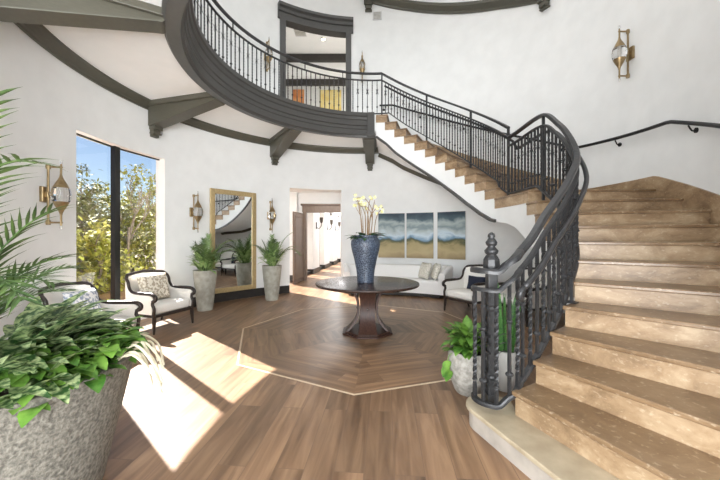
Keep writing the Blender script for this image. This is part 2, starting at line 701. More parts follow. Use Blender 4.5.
me = bpy.data.meshes.new('floor')
me.from_pydata(fv, [], ff)
ul = me.uv_layers.new(name='UVMap')
for k, uvv in enumerate(fu):
    ul.data[k].uv = uvv
me.materials.append(M['plank'])
floor = bpy.data.objects.new('floor', me)
COL.objects.link(floor)
struct(floor, 'wood-look plank floor with an octagonal mitred inlay under the table')
mb = MB()
for i in range(8):
    a, b = ov[i], ov[(i + 1) % 8]
    ia, ib = OC + (a - OC) * 0.988, OC + (b - OC) * 0.988
    mb.prism([a, b, ib, ia], 0.0005, 0.003)
struct(mb.build('trim_1', M['border']), 'thin beige inlay line around the octagon in the floor')

# curved wall with its openings
WA0, WA1 = 161.0, 185.1        # window
WZ0, WZ1 = 0.34, 3.14
DA0, DA1, DZ = 98.6, 118.5, 2.92
UA0, UA1, UZ = 96.0, 121.0, 7.57
A_MIN, A_MAX = -62.0, 215.0
zs = [0.0, WZ0, DZ, WZ1, ZG, UZ, ZTOP]
an = sorted(set([A_MIN, A_MAX, WA0, WA1, DA0, DA1, UA0, UA1] + [A_MIN + (A_MAX - A_MIN) * i / 110 for i in range(111)]))


def hole(a, z):
    if WA0 < a < WA1 and WZ0 < z < WZ1:
        return True
    if DA0 < a < DA1 and z < DZ:
        return True
    if UA0 < a < UA1 and ZG < z < UZ:
        return True
    return False


mb = MB()
for i in range(len(an) - 1):
    a0, a1 = an[i], an[i + 1]
    am = (a0 + a1) / 2
    for j in range(len(zs) - 1):
        z0, z1 = zs[j], zs[j + 1]
        zm = (z0 + z1) / 2
        if hole(am, zm):
            continue
        mb.add([pol(R, a0, z0), pol(R, a1, z0), pol(R, a1, z1), pol(R, a0, z1)], [(0, 3, 2, 1)])
        mb.add([pol(R + RT, a0, z0), pol(R + RT, a1, z0), pol(R + RT, a1, z1), pol(R + RT, a0, z1)], [(0, 1, 2, 3)])
        for nb, q in (((a0 - 0.05, zm), (a0, z0, a0, z1)), ((a1 + 0.05, zm), (a1, z1, a1, z0)), ((am, z0 - 0.01), (a1, z0, a0, z0)), ((am, z1 + 0.01), (a0, z1, a1, z1))):
            if hole(*nb) or nb[0] < A_MIN or nb[0] > A_MAX:
                mb.add([pol(R, q[0], q[1]), pol(R, q[2], q[3]), pol(R + RT, q[2], q[3]), pol(R + RT, q[0], q[1])], [(0, 1, 2, 3)])
struct(mb.build('wall_rotunda', M['wall'], weld=True, smooth=True, auto=30), 'white curved wall of the hall')

pl = pol(R, A_MAX)
pr = pol(R, A_MIN)
mb = MB()
mb.box((pl.x - 0.12, (pl.y - 3.2) / 2, ZTOP / 2), (0.24, pl.y + 3.2, ZTOP))
struct(mb.build('wall_left', M['wall']), 'white wall behind the large planter')
mb = MB()
mb.box((pr.x + 0.12 + 0.02, (pr.y - 3.2) / 2, ZTOP / 2), (0.24, pr.y + 3.2, ZTOP))
struct(mb.build('wall_right', M['wall']), 'white wall beside the foot of the stairs')
mb = MB()
mb.box((0, 3.5, ZTOP + 0.1), (11, 14, 0.2))
struct(mb.build('ceiling', M['ceiling']), 'high white ceiling')

# baseboard (dark), interrupted by openings
mb = MB()
for a0, a1 in ((DA1 + 0.1, WA0 - 0.3), (WA1 + 0.3, A_MAX), (40, DA0 - 0.1)):
    mb.ring([(R, 0), (R, 0.2), (R - 0.012, 0.215), (R - 0.022, 0.2), (R - 0.022, 0)], C, a0, a1, 40)
struct(mb.build('baseboard_back', M['base']), 'dark baseboard along the curved wall')

# crown under the gallery
mb = MB()
mb.ring([(R, 3.99), (R - 0.03, 3.99), (R - 0.035, 4.02), (R - 0.06, 4.03), (R - 0.10, 4.075), (R - 0.15, 4.10), (R - 0.155, ZC), (R, ZC)], C, 84, A_MAX, 90)
struct(mb.build('trim_2', M['trim'], smooth=True, auto=25), 'olive grey crown moulding under the gallery')

# ---------------------------------------------------------------- stair geometry
RISE = 0.19


def SZ(k):
    return RISE * k - 0.02


AI = [None, -71.5, -67, -61.8, -56.5, -51, -45, -38.5, -32, -25.5, -19, -13, -7,
      16.6, 23.2, 29.6, 35.6, 41.3, 47, 52.4, 57.8, 63.3, 68.7, 73.6, 78.4]
AO = [None, -72, -67.2, -61.3, -55.2, -49.2, -42.8, -36.6, -30.3, -24, -17.6, -11.3, -4.9,
      17.0, 23.5, 30, 36, 41.8, 47.4, 52.8, 58.2, 63.7, 69, 74, 79]
A_TOP = 84.0
EDGE = [(90, 2.72), (78, 2.735), (68, 2.73), (52, 2.67), (36, 2.56), (17, 2.46), (5, 2.42), (-8, 2.43), (-18, 2.50), (-27, 2.60), (-36, 2.71), (-45, 2.80), (-52, 2.80), (-60, 2.81), (-72, 2.83)]
RAIL = [(90, 2.80), (81, 2.80), (68, 2.81), (52, 2.76), (36, 2.66), (17, 2.56), (5, 2.52), (-8, 2.53), (-18, 2.60), (-27, 2.70), (-36, 2.78), (-45, 2.765), (-52, 2.765), (-60, 2.775), (-72, 2.79)]


def cr_interp(tab, x):
    t = sorted(tab)
    xs = [p[0] for p in t]
    if x <= xs[0] or x >= xs[-1]:
        return interp(t, x)
    for i in range(len(t) - 1):
        if xs[i] <= x <= xs[i + 1]:
            h = xs[i + 1] - xs[i]
            u = (x - xs[i]) / h
            def slope(j):
                if j == 0 or j == len(t) - 1:
                    return 0.0
                return (t[j + 1][1] - t[j - 1][1]) / (t[j + 1][0] - t[j - 1][0])
            m0, m1 = slope(i) * h, slope(i + 1) * h
            return ((2 * u ** 3 - 3 * u * u + 1) * t[i][1] + (u ** 3 - 2 * u * u + u) * m0 + (-2 * u ** 3 + 3 * u * u) * t[i + 1][1] + (u ** 3 - u * u) * m1)


def redge(a):
    return cr_interp(EDGE, a)


def rrail(a):
    return cr_interp(RAIL, a)


NOSE_I = [(AI[k], SZ(k)) for k in range(1, 25)] + [(A_TOP, SZ(24))]
NOSE_O = [(AO[k], SZ(k)) for k in range(1, 25)] + [(16.5, SZ(12)), (A_TOP, SZ(24))]
RO = R - 0.012

stair = thing('staircase', 'curved travertine staircase with white underside rising to the gallery', 'staircase')
ctr = Vector((1.08, 2.63, 0))      # newel post


def arc_in(a0, a1, off, n=5):
    return [pol(redge(a0 + (a1 - a0) * i / n) + off, a0 + (a1 - a0) * i / n) for i in range(n + 1)]


def arc_out(a0, a1, n=5):
    return [pol(RO, a0 + (a1 - a0) * i / n) for i in range(n + 1)]


for k in range(1, 25):
    i0, o0 = AI[k], AO[k]
    i1 = AI[k + 1] + 1.0 if k < 24 else A_TOP
    o1 = AO[k + 1] + 0.6 if k < 24 else A_TOP
    z = SZ(k)
    zb = max(0.0, z - RISE)
    mb = MB()
    nin = 12 if k == 12 else 5
    if k == 1:
        def curtail(rad, off):
            ps = arc_out(o0 - off, o1)[::-1]
            return ps + [ctr + Vector((rad * math.cos(math.radians(196.5 - i * 15)), rad * math.sin(math.radians(196.5 - i * 15)), 0)) for i in range(13)] + [pol(redge(i1), i1)]
        body = curtail(0.175, -0.3)
        top = curtail(0.2, 0.1)
        mb.prism(body, 0.0, z - 0.035)
        mb.build('riser', M['greystone'], stair)['label'] = 'pale grey stone riser of the rounded first step'
        mb = MB()
        mb.prism(top, z - 0.035, z)
        mb.build('tread', M['palestone'], stair, bevel=0.008)['label'] = 'pale rounded first tread under the newel post'
        continue
    mb.prism(arc_in(i0, i1, 0.012, nin) + arc_out(o0, o1, nin)[::-1], zb, z - 0.036)
    mb.build('riser', M['travertine'], stair)
    mb = MB()
    d = 0.62
    mb.prism(arc_in(i0 - d, i1, 0.0, nin) + arc_out(o0 - 0.42, o1, nin)[::-1], z - 0.036, z)
    mb.build('landing' if k == 12 else 'tread', M['tread'], stair, bevel=0.008)


# white underside (stringer face + soffit)
def step_bottom(a):
    for k in range(24, 0, -1):
        if a >= AI[k] - 1e-6:
            return max(0.0, SZ(k) - RISE)
    return 0.0


SOFF = [(84, 4.0), (78.4, 3.80), (74.5, 3.60), (66, 3.28), (54, 2.87), (47, 2.62), (35.6, 2.24), (27, 2.0), (20, 1.86), (15, 1.82), (9, 1.79), (3, 1.71), (-5, 1.52), (-13, 1.30), (-19, 1.11), (-32, 0.73), (-45, 0.36), (-56, 0.04), (-58, 0.0), (-72, 0.0)]


def soff(a):
    return interp(SOFF, a)


seg = []
for k in range(2, 25):
    a0, a1 = AI[k], (AI[k + 1] if k < 24 else A_TOP)
    n = 14 if k == 12 else 4
    seg += [(a0 + (a1 - a0) * i / n, a0 + (a1 - a0) * (i + 1) / n, max(0.0, SZ(k) - RISE)) for i in range(n)]
mb = MB()
for a0, a1, zt in seg:
    s0, s1 = min(soff(a0), zt), min(soff(a1), zt)
    e0, e1 = redge(a0) + 0.022, redge(a1) + 0.022
    mb.add([pol(e0, a0, s0), pol(e1, a1, s1), pol(e1, a1, zt), pol(e0, a0, zt)], [(0, 3, 2, 1)])
struct_face = mb.build('stringer', M['wall'], stair, smooth=False)
mb = MB()
for a0, a1, zt in seg:
    s0, s1 = min(soff(a0), zt), min(soff(a1), zt)
    mb.add([pol(redge(a0) + 0.022, a0, s0), pol(redge(a1) + 0.022, a1, s1), pol(RO, a1, s1), pol(RO, a0, s0)], [(0, 1, 2, 3)])
mb.build('soffit', M['ceiling'], stair)
mb = MB()
path = [pol(redge(a) + 0.012, a, soff(a) + 0.012) for a in [A_TOP - 0.2 - i * (A_TOP - 17) / 40 for i in range(41)]]
mb.sweep(path, [(-0.012, -0.03), (0.035, -0.03), (0.035, 0.022), (-0.012, 0.03)])
mb.build('edge_moulding', M['fascia'], stair)
# dark crown where the sloping soffit meets the wall
mb = MB()
path = [pol(RO - 0.05, a, soff(a) - 0.045) for a in [A_TOP - i * (A_TOP - 6) / 40 for i in range(41)]]
mb.sweep(path, [(-0.05, -0.06), (-0.03, -0.06), (0.05, 0.03), (0.05, 0.045), (-0.05, 0.045)])
mb.build('wall_moulding', M['trim'], stair)
# stone skirting on the wall
mb = MB()
na = 150
vs = []
for i in range(na + 1):
    a = -62 + (A_TOP + 62) * i / na
    z = interp(NOSE_O, a)
    vs.append((a, max(0.0, z - 0.45), z + 0.2))
for i in range(na):
    (a0, b0, t0), (a1, b1, t1) = vs[i], vs[i + 1]
    r0, r1 = R - 0.004, RO - 0.018
    p = [pol(r1, a0, b0), pol(r1, a1, b1), pol(r1, a1, t1), pol(r1, a0, t0), pol(r0, a1, t1), pol(r0, a0, t0)]
    mb.add(p, [(0, 3, 2, 1), (3, 5, 4, 2)])
mb.build('skirting', M['travertine'], stair)

# ---------------------------------------------------------------- gallery
GA0, GA1 = A_TOP, 292.0
RG = 2.70
GALR = [(80, 0.0), (88, -0.02), (104, -0.08), (124, -0.14), (165, -0.19), (206, -0.19), (292, -0.12)]


def goff(a):
    return cr_interp(GALR, a)


mb = MB()
mb.ring([(RG + 0.05, ZC), (R + 0.0, ZC), (R + 0.0, ZG - 0.005), (RG + 0.05, ZG - 0.005)], C, GA0, GA1, 100, rf=goff)
struct(mb.build('ceiling_gallery', M['ceiling'], smooth=True, auto=30), 'white underside of the gallery')
mb = MB()
prof = [(RG + 0.26, ZC - 0.002), (RG + 0.26, 4.07), (RG + 0.225, 4.02), (RG + 0.07, 4.0), (RG + 0.06, 4.04), (RG + 0.035, 4.05), (RG + 0.035, 4.17), (RG + 0.02, 4.185),
        (RG + 0.02, 4.25), (RG - 0.0, 4.27), (RG - 0.0, 4.38), (RG - 0.02, 4.40), (RG - 0.03, 4.46), (RG - 0.055, 4.48), (RG - 0.055, ZG + 0.02), (RG + 0.12, ZG + 0.02), (RG + 0.12, ZC - 0.002)]
mb.ring(prof, C, GA0 + 2.4, GA1, 120, rf=goff)
struct(mb.build('trim_3', M['fascia'], smooth=True, auto=20), 'dark grey stepped fascia around the gallery edge')
mb = MB()
p = pol(RG + 0.02, GA0 + 2.4)
mb.box((p.x, p.y, 4.285), (0.17, 0.24, 0.55), math.radians(GA0 - 90))
mb.box((p.x, p.y, 4.03), (0.21, 0.27, 0.05), math.radians(GA0 - 90))
struct(mb.build('trim_4', M['fascia'], bevel=0.01), 'square dark block ending the fascia at the stair head')


def corbel_beam(i, a):
    """radial beam under the gallery, deeper and bracketed at the wall end"""
    mb = MB()
    r0, r1 = RG + goff(a) + 0.22, R - 0.01
    w = 0.13
    t = math.radians(a)
    d = Vector((math.cos(t), math.sin(t), 0))
    s = Vector((-d.y, d.x, 0))
    def P(r, side, z):
        return Vector((CX, CY, 0)) + d * r + s * side + Vector((0, 0, z))
    ztop = ZC - 0.001
    pr = [(r0, ztop), (r0, 4.03), (r0 + 0.03, 4.0), (r0 + 0.1, 3.99), (r1 - 0.16, 3.70), (r1 - 0.02, 3.68), (r1 - 0.02, ztop)]
    vs = [P(r, w, z) for r, z in pr] + [P(r, -w, z) for r, z in pr]
    n = len(pr)
    mb.add(vs, [tuple(range(n)), tuple(range(2 * n - 1, n - 1, -1))] + [(k, n + k, n + (k + 1) % n, (k + 1) % n) for k in range(n)])
    # cap strips at the ceiling
    for sd in (1, -1):
        c = P((r0 + r1) / 2, sd * (w + 0.025), ztop - 0.045)
        mb.box(c, (r1 - r0, 0.05, 0.09), t)
    # bracket under the wall end
    for (dr, hw, z0, z1) in ((0.15, 0.09, 3.625, 3.70), (0.11, 0.075, 3.57, 3.625), (0.13, 0.085, 3.545, 3.57), (0.08, 0.07, 3.49, 3.545)):
        c = P(r1 - dr / 2, 0, (z0 + z1) / 2)
        mb.box(c, (dr, hw * 2, z1 - z0), t)
    o = mb.build('trim_%d' % i, M['trim'], bevel=0.008)
    struct(o, 'olive grey corbelled beam under the gallery')


for i, a in enumerate((87.4, 124.3, 164.6, 209.2)):
    corbel_beam(5 + i, a)

# cased opening on the gallery
mb = MB()
mb.ring([(R + 0.02, ZG), (R - 0.05, ZG), (R - 0.05, UZ), (R + 0.02, UZ)], C, UA0 - 1.2, UA0 + 0.9, 3)
mb.ring([(R + 0.02, ZG), (R - 0.05, ZG), (R - 0.05, UZ), (R + 0.02, UZ)], C, UA1 - 0.9, UA1 + 1.2, 3)
mb.ring([(R + 0.02, UZ - 0.06), (R - 0.05, UZ - 0.06), (R - 0.05, UZ + 0.12), (R - 0.09, UZ + 0.14), (R - 0.09, UZ + 0.22), (R - 0.14, UZ + 0.27), (R - 0.15, UZ + 0.34), (R + 0.02, UZ + 0.34)], C, UA0 - 2.0, UA1 + 2.0, 24)
mb.ring([(R + RT + 0.05, UZ - 0.02), (R, UZ - 0.02), (R, UZ + 0.01), (R + RT + 0.05, UZ + 0.01)], C, UA0 - 0.5, UA1 + 0.5, 20)
mb.ring([(R + RT + 0.1, ZG), (R + 0.0, ZG), (R + 0.0, UZ), (R + RT + 0.1, UZ)], C, UA0 - 0.1, UA0 + 0.35, 2)
mb.ring([(R + RT + 0.1, ZG), (R + 0.0, ZG), (R + 0.0, UZ), (R + RT + 0.1, UZ)], C, UA1 - 0.35, UA1 + 0.1, 2)
struct(mb.build('door_2', M['fascia'], smooth=True, auto=25), 'dark grey cased doorway on the gallery with a heavy curved head')

# room behind the gallery doorway
mb = MB()
mb.box((-1.2, 12.2, ZG - 0.1), (5.0, 5.0, 0.18))
struct(mb.build('floor_upper_room', M['plank']), 'floor of the upper room')
mb = MB()
mb.box((-1.2, 12.1, 8.98), (5.4, 5.3, 0.1))
struct(mb.build('ceiling_upper_room', M['ceiling']), 'white ceiling of the upper room')
mb = MB()
mb.box((-1.2, 13.05, 8.35), (5.0, 0.1, 1.3))
mb.box((-1.2, 14.3, 6.6), (5.0, 0.1, 4.7))
mb.box((-3.45, 11.7, 6.6), (0.1, 5.2, 4.7))
mb.box((1.15, 12.0, 6.6), (0.1, 4.7, 4.7))
struct(mb.build('wall_upper_room', M['wall']), 'white walls of the upper room')
mb = MB()
mb.box((-1.2, 12.93, 8.78), (4.6, 0.16, 0.28))
mb.box((-3.33, 11.4, 8.78), (0.16, 3.4, 0.28))
mb.box((-1.2, 12.95, 7.80), (4.6, 0.14, 0.24))
struct(mb.build('trim_9', M['base'], bevel=0.01), 'dark crown and header in the upper room')


def picture(name, label, c, w, h, rz, m, frame=None, group=None, depth=0.04):
    o = thing(name, label, 'painting', c, rz, group)
    mb = MB()
    mb.box((0, 0.0, 0), (w, depth, h))
    mb.build('stretcher', M['ceramic'], o)
    me = bpy.data.meshes.new('canvas')
    y = -depth / 2 - 0.002
    me.from_pydata([(-w / 2 + 0.006, y, -h / 2 + 0.006), (w / 2 - 0.006, y, -h / 2 + 0.006), (w / 2 - 0.006, y, h / 2 - 0.006), (-w / 2 + 0.006, y, h / 2 - 0.006)], [], [(0, 1, 2, 3)])
    u = me.uv_layers.new(name='UVMap')
    for k, p in enumerate(((0, 0), (1, 0), (1, 1), (0, 1))):
        u.data[k].uv = p
    me.materials.append(m)
    cv = bpy.data.objects.new('canvas', me)
    COL.objects.link(cv)
    cv.parent = o
    return o


picture('painting', 'orange canvas in the room behind the gallery doorway', (-2.72, 14.2, 7.72), 0.5, 0.75, 0, M['orange'])
picture('painting', 'pale yellow canvas in the room behind the gallery doorway', (-1.3, 14.2, 7.6), 0.95, 0.95, 0, M['yellow'])
o = thing('ceiling_vent', 'grey louvred vent in the upper room ceiling', 'vent', (-2.16, 11.35, 8.92))
mb = MB()
mb.box((0, 0, 0), (0.4, 0.8, 0.02))
mb.build('frame', M['grille'], o)
mb = MB()
for i in range(9):
    mb.box((0, -0.3 + i * 0.075, -0.014), (0.36, 0.03, 0.012))
mb.build('louvre', M['stonepot'], o)
o = thing('downlight', 'small lit round downlight in the upper room ceiling', 'light', (-1.36, 11.9, 8.92))
mb = MB()
mb.lathe([(0.09, -0.02), (0.1, -0.01), (0.1, 0.008)], 20)
mb.build('rim', M['ceramic'], o)
mb = MB()
mb.lathe([(0.07, -0.024), (0.07, -0.015)], 20)
mb.build('lens', M['lamp'], o)

# sloping crown high on the wall above the stair, a corbel at each end
mb = MB()
zf = lambda a: interp([(22, 6.6), (25, 6.66), (40, 7.16), (57, 7.63), (72, 8.05), (90, 8.5)], a)
mb.ring([(R, -0.02), (R - 0.05, -0.02), (R - 0.06, 0.02), (R - 0.12, 0.08), (R - 0.16, 0.12), (R - 0.16, 0.2), (R, 0.2)], C, 26, 89, 50, zf=zf)
struct(mb.build('trim_10', M['trim'], smooth=True, auto=25), 'dark sloping crown high on the wall above the stairs')
for i, (a, z) in enumerate(((88.0, 8.30), (24.6, 6.60))):
    mb = MB()
    p = pol(R - 0.09, a)
    t = math.radians(a)
    for (dr, w, dz0, dz1) in ((0.19, 0.26, 0.06, 0.3), (0.17, 0.2, -0.02, 0.06), (0.14, 0.16, -0.12, -0.02), (0.1, 0.2, -0.15, -0.12)):
        q = pol(R - dr / 2, a)
        mb.box((q.x, q.y, z + (dz0 + dz1) / 2), (dr, w, dz1 - dz0), t)
    struct(mb.build('trim_%d' % (11 + i), M['trim'], bevel=0.01), 'dark corbel ending the crown above the stairs')
o = thing('wall_grille', 'small pale grille high on the wall beside the upper corbel', 'vent', pol(R - 0.012, 84.6, 8.03), math.radians(84.6 - 90))
mb = MB()
mb.box((0, 0, 0), (0.26, 0.02, 0.24))
mb.build('frame', M['grille'], o)
mb = MB()
for i in range(5):
    mb.box((0, -0.013, -0.08 + i * 0.04), (0.2, 0.01, 0.014))
mb.build('louvre', M['stonepot'], o)

# ---------------------------------------------------------------- window
win = thing('window_1', 'tall black-framed two-pane window overlooking the trees', 'window')
win['kind'] = 'structure'
del win['category']
wa, wb = pol(R + 0.17, WA1 + 1), pol(R + 0.17, WA0 - 1)
wm = pol(R + 0.17, 173.1)


def bar(mb, p, q, z0, z1, th):
    d = (q - p)
    c = (p + q) / 2
    mb.box((c.x, c.y, (z0 + z1) / 2), (d.length, th, z1 - z0), math.atan2(d.y, d.x))


mb = MB()
for p, q in ((wa, wm), (wm, wb)):
    bar(mb, p, q, WZ0 - 0.02, WZ0 + 0.05, 0.05)
    bar(mb, p, q, WZ1 - 0.02, WZ1 + 0.02, 0.04)
for p, w in ((wa, 0.05), (wb, 0.12)):
    mb.box((p.x, p.y, (WZ0 + WZ1) / 2), (0.06, w, WZ1 - WZ0))
mb.box((wm.x + 0.03, wm.y, (WZ0 + WZ1) / 2), (0.08, 0.12, WZ1 - WZ0))
mb.build('window_frame', M['blackmetal'], win)
for p, q in ((wa, wm), (wm, wb)):
    mb = MB()
    bar(mb, p, q, WZ0, WZ1, 0.006)
    g = mb.build('window_pane', bpy.data.materials.get('pane_glass') or None, win) if False else None
pane = bpy.data.materials.new('pane_glass')
pane.use_nodes = True
nt = pane.node_tree
for nd in list(nt.nodes):
    nt.nodes.remove(nd)
out = nt.nodes.new('ShaderNodeOutputMaterial')
tr = nt.nodes.new('ShaderNodeBsdfTransparent')
gl = nt.nodes.new('ShaderNodeBsdfGlossy')
gl.inputs['Roughness'].default_value = 0.02
fr = nt.nodes.new('ShaderNodeMixShader')
fr.inputs['Fac'].default_value = 0.04
nt.links.new(tr.outputs[0], fr.inputs[1])
nt.links.new(gl.outputs[0], fr.inputs[2])
nt.links.new(fr.outputs[0], out.inputs['Surface'])
for p, q in ((wa, wm), (wm, wb)):
    mb = MB()
    bar(mb, p, q, WZ0, WZ1, 0.006)
    mb.build('window_pane', pane, win)
mb = MB()
mb.ring([(R - 0.03, WZ0 - 0.03), (R + RT, WZ0 - 0.03), (R + RT, WZ0), (R - 0.03, WZ0)], C, WA0 - 0.4, WA1 + 0.4, 16)
mb.build('window_sill', M['wall'], win)

# ---------------------------------------------------------------- passage and hall behind the lower doorway
mb = MB()
mb.box((-2.72, 9.15, 1.6), (0.12, 0.5, 3.2))
mb.box((-2.72, 11.35, 1.6), (0.12, 0.5, 3.2))
mb.box((-2.72, 10.2, 3.05), (0.12, 2.0, 0.4))
mb.box((0.35, 10.65, 1.6), (0.12, 1.9, 3.2))
struct(mb.build('wall_passage', M['wall']), 'white walls of the passage behind the doorway')
mb = MB()
mb.box((-1.15, 11.56, 2.95), (3.2, 0.14, 0.75))
mb.box((-2.4, 11.56, 1.3), (0.72, 0.14, 2.6))
mb.box((0.2, 11.56, 1.3), (0.4, 0.14, 2.6))
struct(mb.build('wall_partition', M['wall']), 'white partition around the far doorway')
mb = MB()
mb.box((-1.15, 10.7, 3.2), (3.4, 1.9, 0.1))
mb.box((-1.0, 17.2, 3.35), (4.0, 11.4, 0.1))
struct(mb.build('ceiling_passage', M['ceiling']), 'white ceiling of the passage')
# far doorway with a dark frame and an open leaf
dr = thing('door_1', 'dark wooden door standing open in the far doorway', 'door')
dr['kind'] = 'structure'
del dr['category']
mb = MB()
mb.box((-1.97, 11.47, 1.27), (0.13, 0.24, 2.54))
mb.box((0.02, 11.47, 1.27), (0.13, 0.24, 2.54))
mb.box((-0.97, 11.47, 2.55), (2.16, 0.26, 0.24))
mb.box((-0.97, 11.44, 2.7), (2.26, 0.3, 0.06))
mb.build('door_frame', M['doorwood'], dr, bevel=0.01)
mb = MB()
la, lb = Vector((-2.16, 10.36, 0)), Vector((-2.0, 11.38, 0))
d = lb - la
mt = Matrix.Rotation(math.atan2(d.y, d.x), 3, 'Z')
cc = (la + lb) / 2
L = d.length
mb.box((cc.x, cc.y, 1.2), (L, 0.045, 2.36), math.atan2(d.y, d.x))
lf = mb.build('door_leaf', M['doorwood'], dr)
mb = MB()
nrm = mt @ Vector((0, -1, 0))
for z0, z1 in ((0.16, 0.98), (1.12, 2.24)):
    for (cx, cz, w, h) in ((0, z0, L - 0.24, 0.05), (0, z1, L - 0.24, 0.05), (-(L - 0.24) / 2, (z0 + z1) / 2, 0.05, z1 - z0), ((L - 0.24) / 2, (z0 + z1) / 2, 0.05, z1 - z0)):
        q = cc + mt @ Vector((cx, -0.028, 0))
        mb.box((q.x, q.y, cz), (w, 0.02, h), math.atan2(d.y, d.x))
mb.build('door_moulding', M['doorwood'], lf, bevel=0.006)
mb = MB()
q = la + mt @ Vector((0.08, -0.05, 0))
mb.tube([(q.x, q.y, 1.05), (q.x + 0.02, q.y + 0.1, 1.05)], 0.012, 8)
mb.tube([(q.x, q.y, 1.05), (q.x - 0.05, q.y, 1.05)], 0.01, 8)
mb.build('door_handle', M['chrome'], lf)

# hall: wall on its window side made of piers, low sill, windows between
ha, hb = Vector((-2.32, 11.9, 0)), Vector((-1.05, 22.6, 0))
hd = (hb - ha)
hl = hd.length
hd.normalize()
hz = math.atan2(hd.y, hd.x)
mb = MB()
mbw = MB()
mbb = MB()
npier = 5
for i in range(npier + 1):
    s = i * hl / npier
    c = ha + hd * s
    mb.box((c.x, c.y, 1.65), (1.15, 0.3, 3.3), hz)
    mbb.box((c.x + 0.02, c.y, 0.1), (1.17, 0.32, 0.2), hz)
for i in range(npier):
    s = (i + 0.5) * hl / npier
    c = ha + hd * s
    mb.box((c.x, c.y, 3.1), (hl / npier - 1.0, 0.28, 0.5), hz)
    mbw.box((c.x, c.y, 1.45), (0.07, 0.06, 2.9), hz)
    mbw.box((c.x, c.y, 0.06), (hl / npier - 1.1, 0.12, 0.12), hz)
    mbw.box((c.x, c.y, 2.84), (hl / npier - 1.1, 0.12, 0.1), hz)
mb.box((0.1, 22.9, 1.65), (4.5, 0.2, 3.3))
mb.box((0.95, 17.2, 1.65), (0.2, 11.4, 3.3))
struct(mb.build('wall_hall', M['wall']), 'white piers of the sunlit hall beyond the doorway')
struct(mbw.build('window_2', M['blackmetal']), 'dark window frames between the hall piers')
struct(mbb.build('baseboard_hall', M['base']), 'dark plinths of the hall piers')
for i in range(1, 5):
    c = ha + hd * (i * hl / npier) + Vector((hd.y, -hd.x, 0)) * 0.16
    o = thing('wall_lantern', 'dark bracket lantern on a white pier of the sunlit hall', 'lamp', (c.x, c.y, 2.05), hz - PI / 2, 'lanterns on the hall piers')
    mb = MB()
    mb.box((0, 0.0, 0), (0.03, 0.1, 0.3))
    mb.build('backplate', M['sconce_wall'], o)
    mb = MB()
    mb.tube(smooth_path([(0.0, 0, -0.08), (0.12, 0, -0.12), (0.22, 0, 0.0), (0.22, 0, 0.1)], 5), 0.016, 6)
    mb.build('arm', M['sconce_wall'], o)
    mb = MB()
    mb.lathe([(0.02, 0.1), (0.06, 0.16), (0.085, 0.34), (0.075, 0.36)], 12, (0.22, 0, 0))
    mb.build('shade', M['sconce_wall'], o)

# ---------------------------------------------------------------- wrought iron
def profile_rail(w, h):
    return [(-w / 2, -h / 2), (w / 2, -h / 2), (w / 2, h * 0.1), (w * 0.36, h / 2), (-w * 0.36, h / 2), (-w / 2, h * 0.1)]


def knot(mb, z, r, n=8):
    mb.lathe([(r * 0.45, z - r * 0.9), (r, z - r * 0.45), (r * 1.1, z), (r, z + r * 0.45), (r * 0.45, z + r * 0.9)], n)


def twist_mesh():
    mb = MB()
    n = 34
    vs, fs = [], []
    h = 0.0115
    for i in range(n + 1):
        t = i / n
        tw = 0 if t < 0.12 else (min(t, 0.88) - 0.12) / 0.76 * PI * 5.5
        for k in range(4):
            a = tw + PI / 4 + k * PI / 2
            vs.append((h * 1.35 * math.cos(a), h * 1.35 * math.sin(a), t))
    for i in range(n):
        for k in range(4):
            q = (k + 1) % 4
            fs.append((i * 4 + k, i * 4 + q, i * 4 + 4 + q, i * 4 + 4 + k))
    mb.add(vs, fs)
    knot(mb, 0.17, 0.017)
    o = mb.build('baluster', M['iron'])
    me = o.data
    bpy.data.objects.remove(o)
    return me


def knuckle_mesh():
    mb = MB()
    mb.box((0, 0, 0.5), (0.019, 0.019, 1.0))
    knot(mb, 0.2, 0.025)
    knot(mb, 0.66, 0.02)
    # rosette of leaves either side of the upper collar
    for s in (1, -1):
        for k in range(4):
            a = k * PI / 2 + PI / 4
            mb.leaf((0, 0, 0.66), (math.cos(a) * 0.7, math.sin(a) * 0.7, s), (0, 0, 1), 0.09, 0.024, -0.4 * s, 3)
    knot(mb, 0.86, 0.015)
    o = mb.build('baluster', M['iron'])
    me = o.data
    bpy.data.objects.remove(o)
    return me


ME_T, ME_K = twist_mesh(), knuckle_mesh()


def baluster(parent, p, z0, z1, idx, rz, th=0.85):
    o = bpy.data.objects.new('baluster', ME_T if idx % 2 else ME_K)
    COL.objects.link(o)
    o.parent = parent
    o.location = (p.x, p.y, z0)
    o.rotation_euler = (0, 0, rz)
    o.scale = (th, th, z1 - z0)
    return o


# gallery balustrade
gb = thing('gallery_balustrade', 'curved wrought iron balustrade along the gallery edge', 'balustrade')
RGB = 2.79
ZR = 5.57
angs = [81.0 + i * 2.0 for i in range(106)]
mb = MB()
mb.sweep([pol(RGB + goff(a), a, ZR) for a in angs], profile_rail(0.06, 0.04))
mb.build('top_rail', M['railtop'], gb)
mb = MB()
mb.sweep([pol(RGB + goff(a), a, ZR - 0.165) for a in angs], profile_rail(0.04, 0.025))
mb.build('middle_rail', M['iron'], gb)
mb = MB()
mb.sweep([pol(RGB + goff(a), a, ZG + 0.045) for a in angs], profile_rail(0.04, 0.02))
mb.build('bottom_rail', M['iron'], gb)
for i in range(58):
    a = 83.4 + i * 2.46
    if abs((a - 81) % 37) < 0.6:
        continue
    baluster(gb, pol(RGB + goff(a), a), ZG + 0.045, ZR - 0.17, i, math.radians(a))
for a in (101.0, 121.0, 141.0, 161.0, 181.0):
    mb = MB()
    p = pol(RGB + goff(a), a)
    mb.box((p.x, p.y, ZR - 0.085), (0.018, 0.018, 0.17), math.radians(a))
    mb.build('spacer', M['iron'], gb)

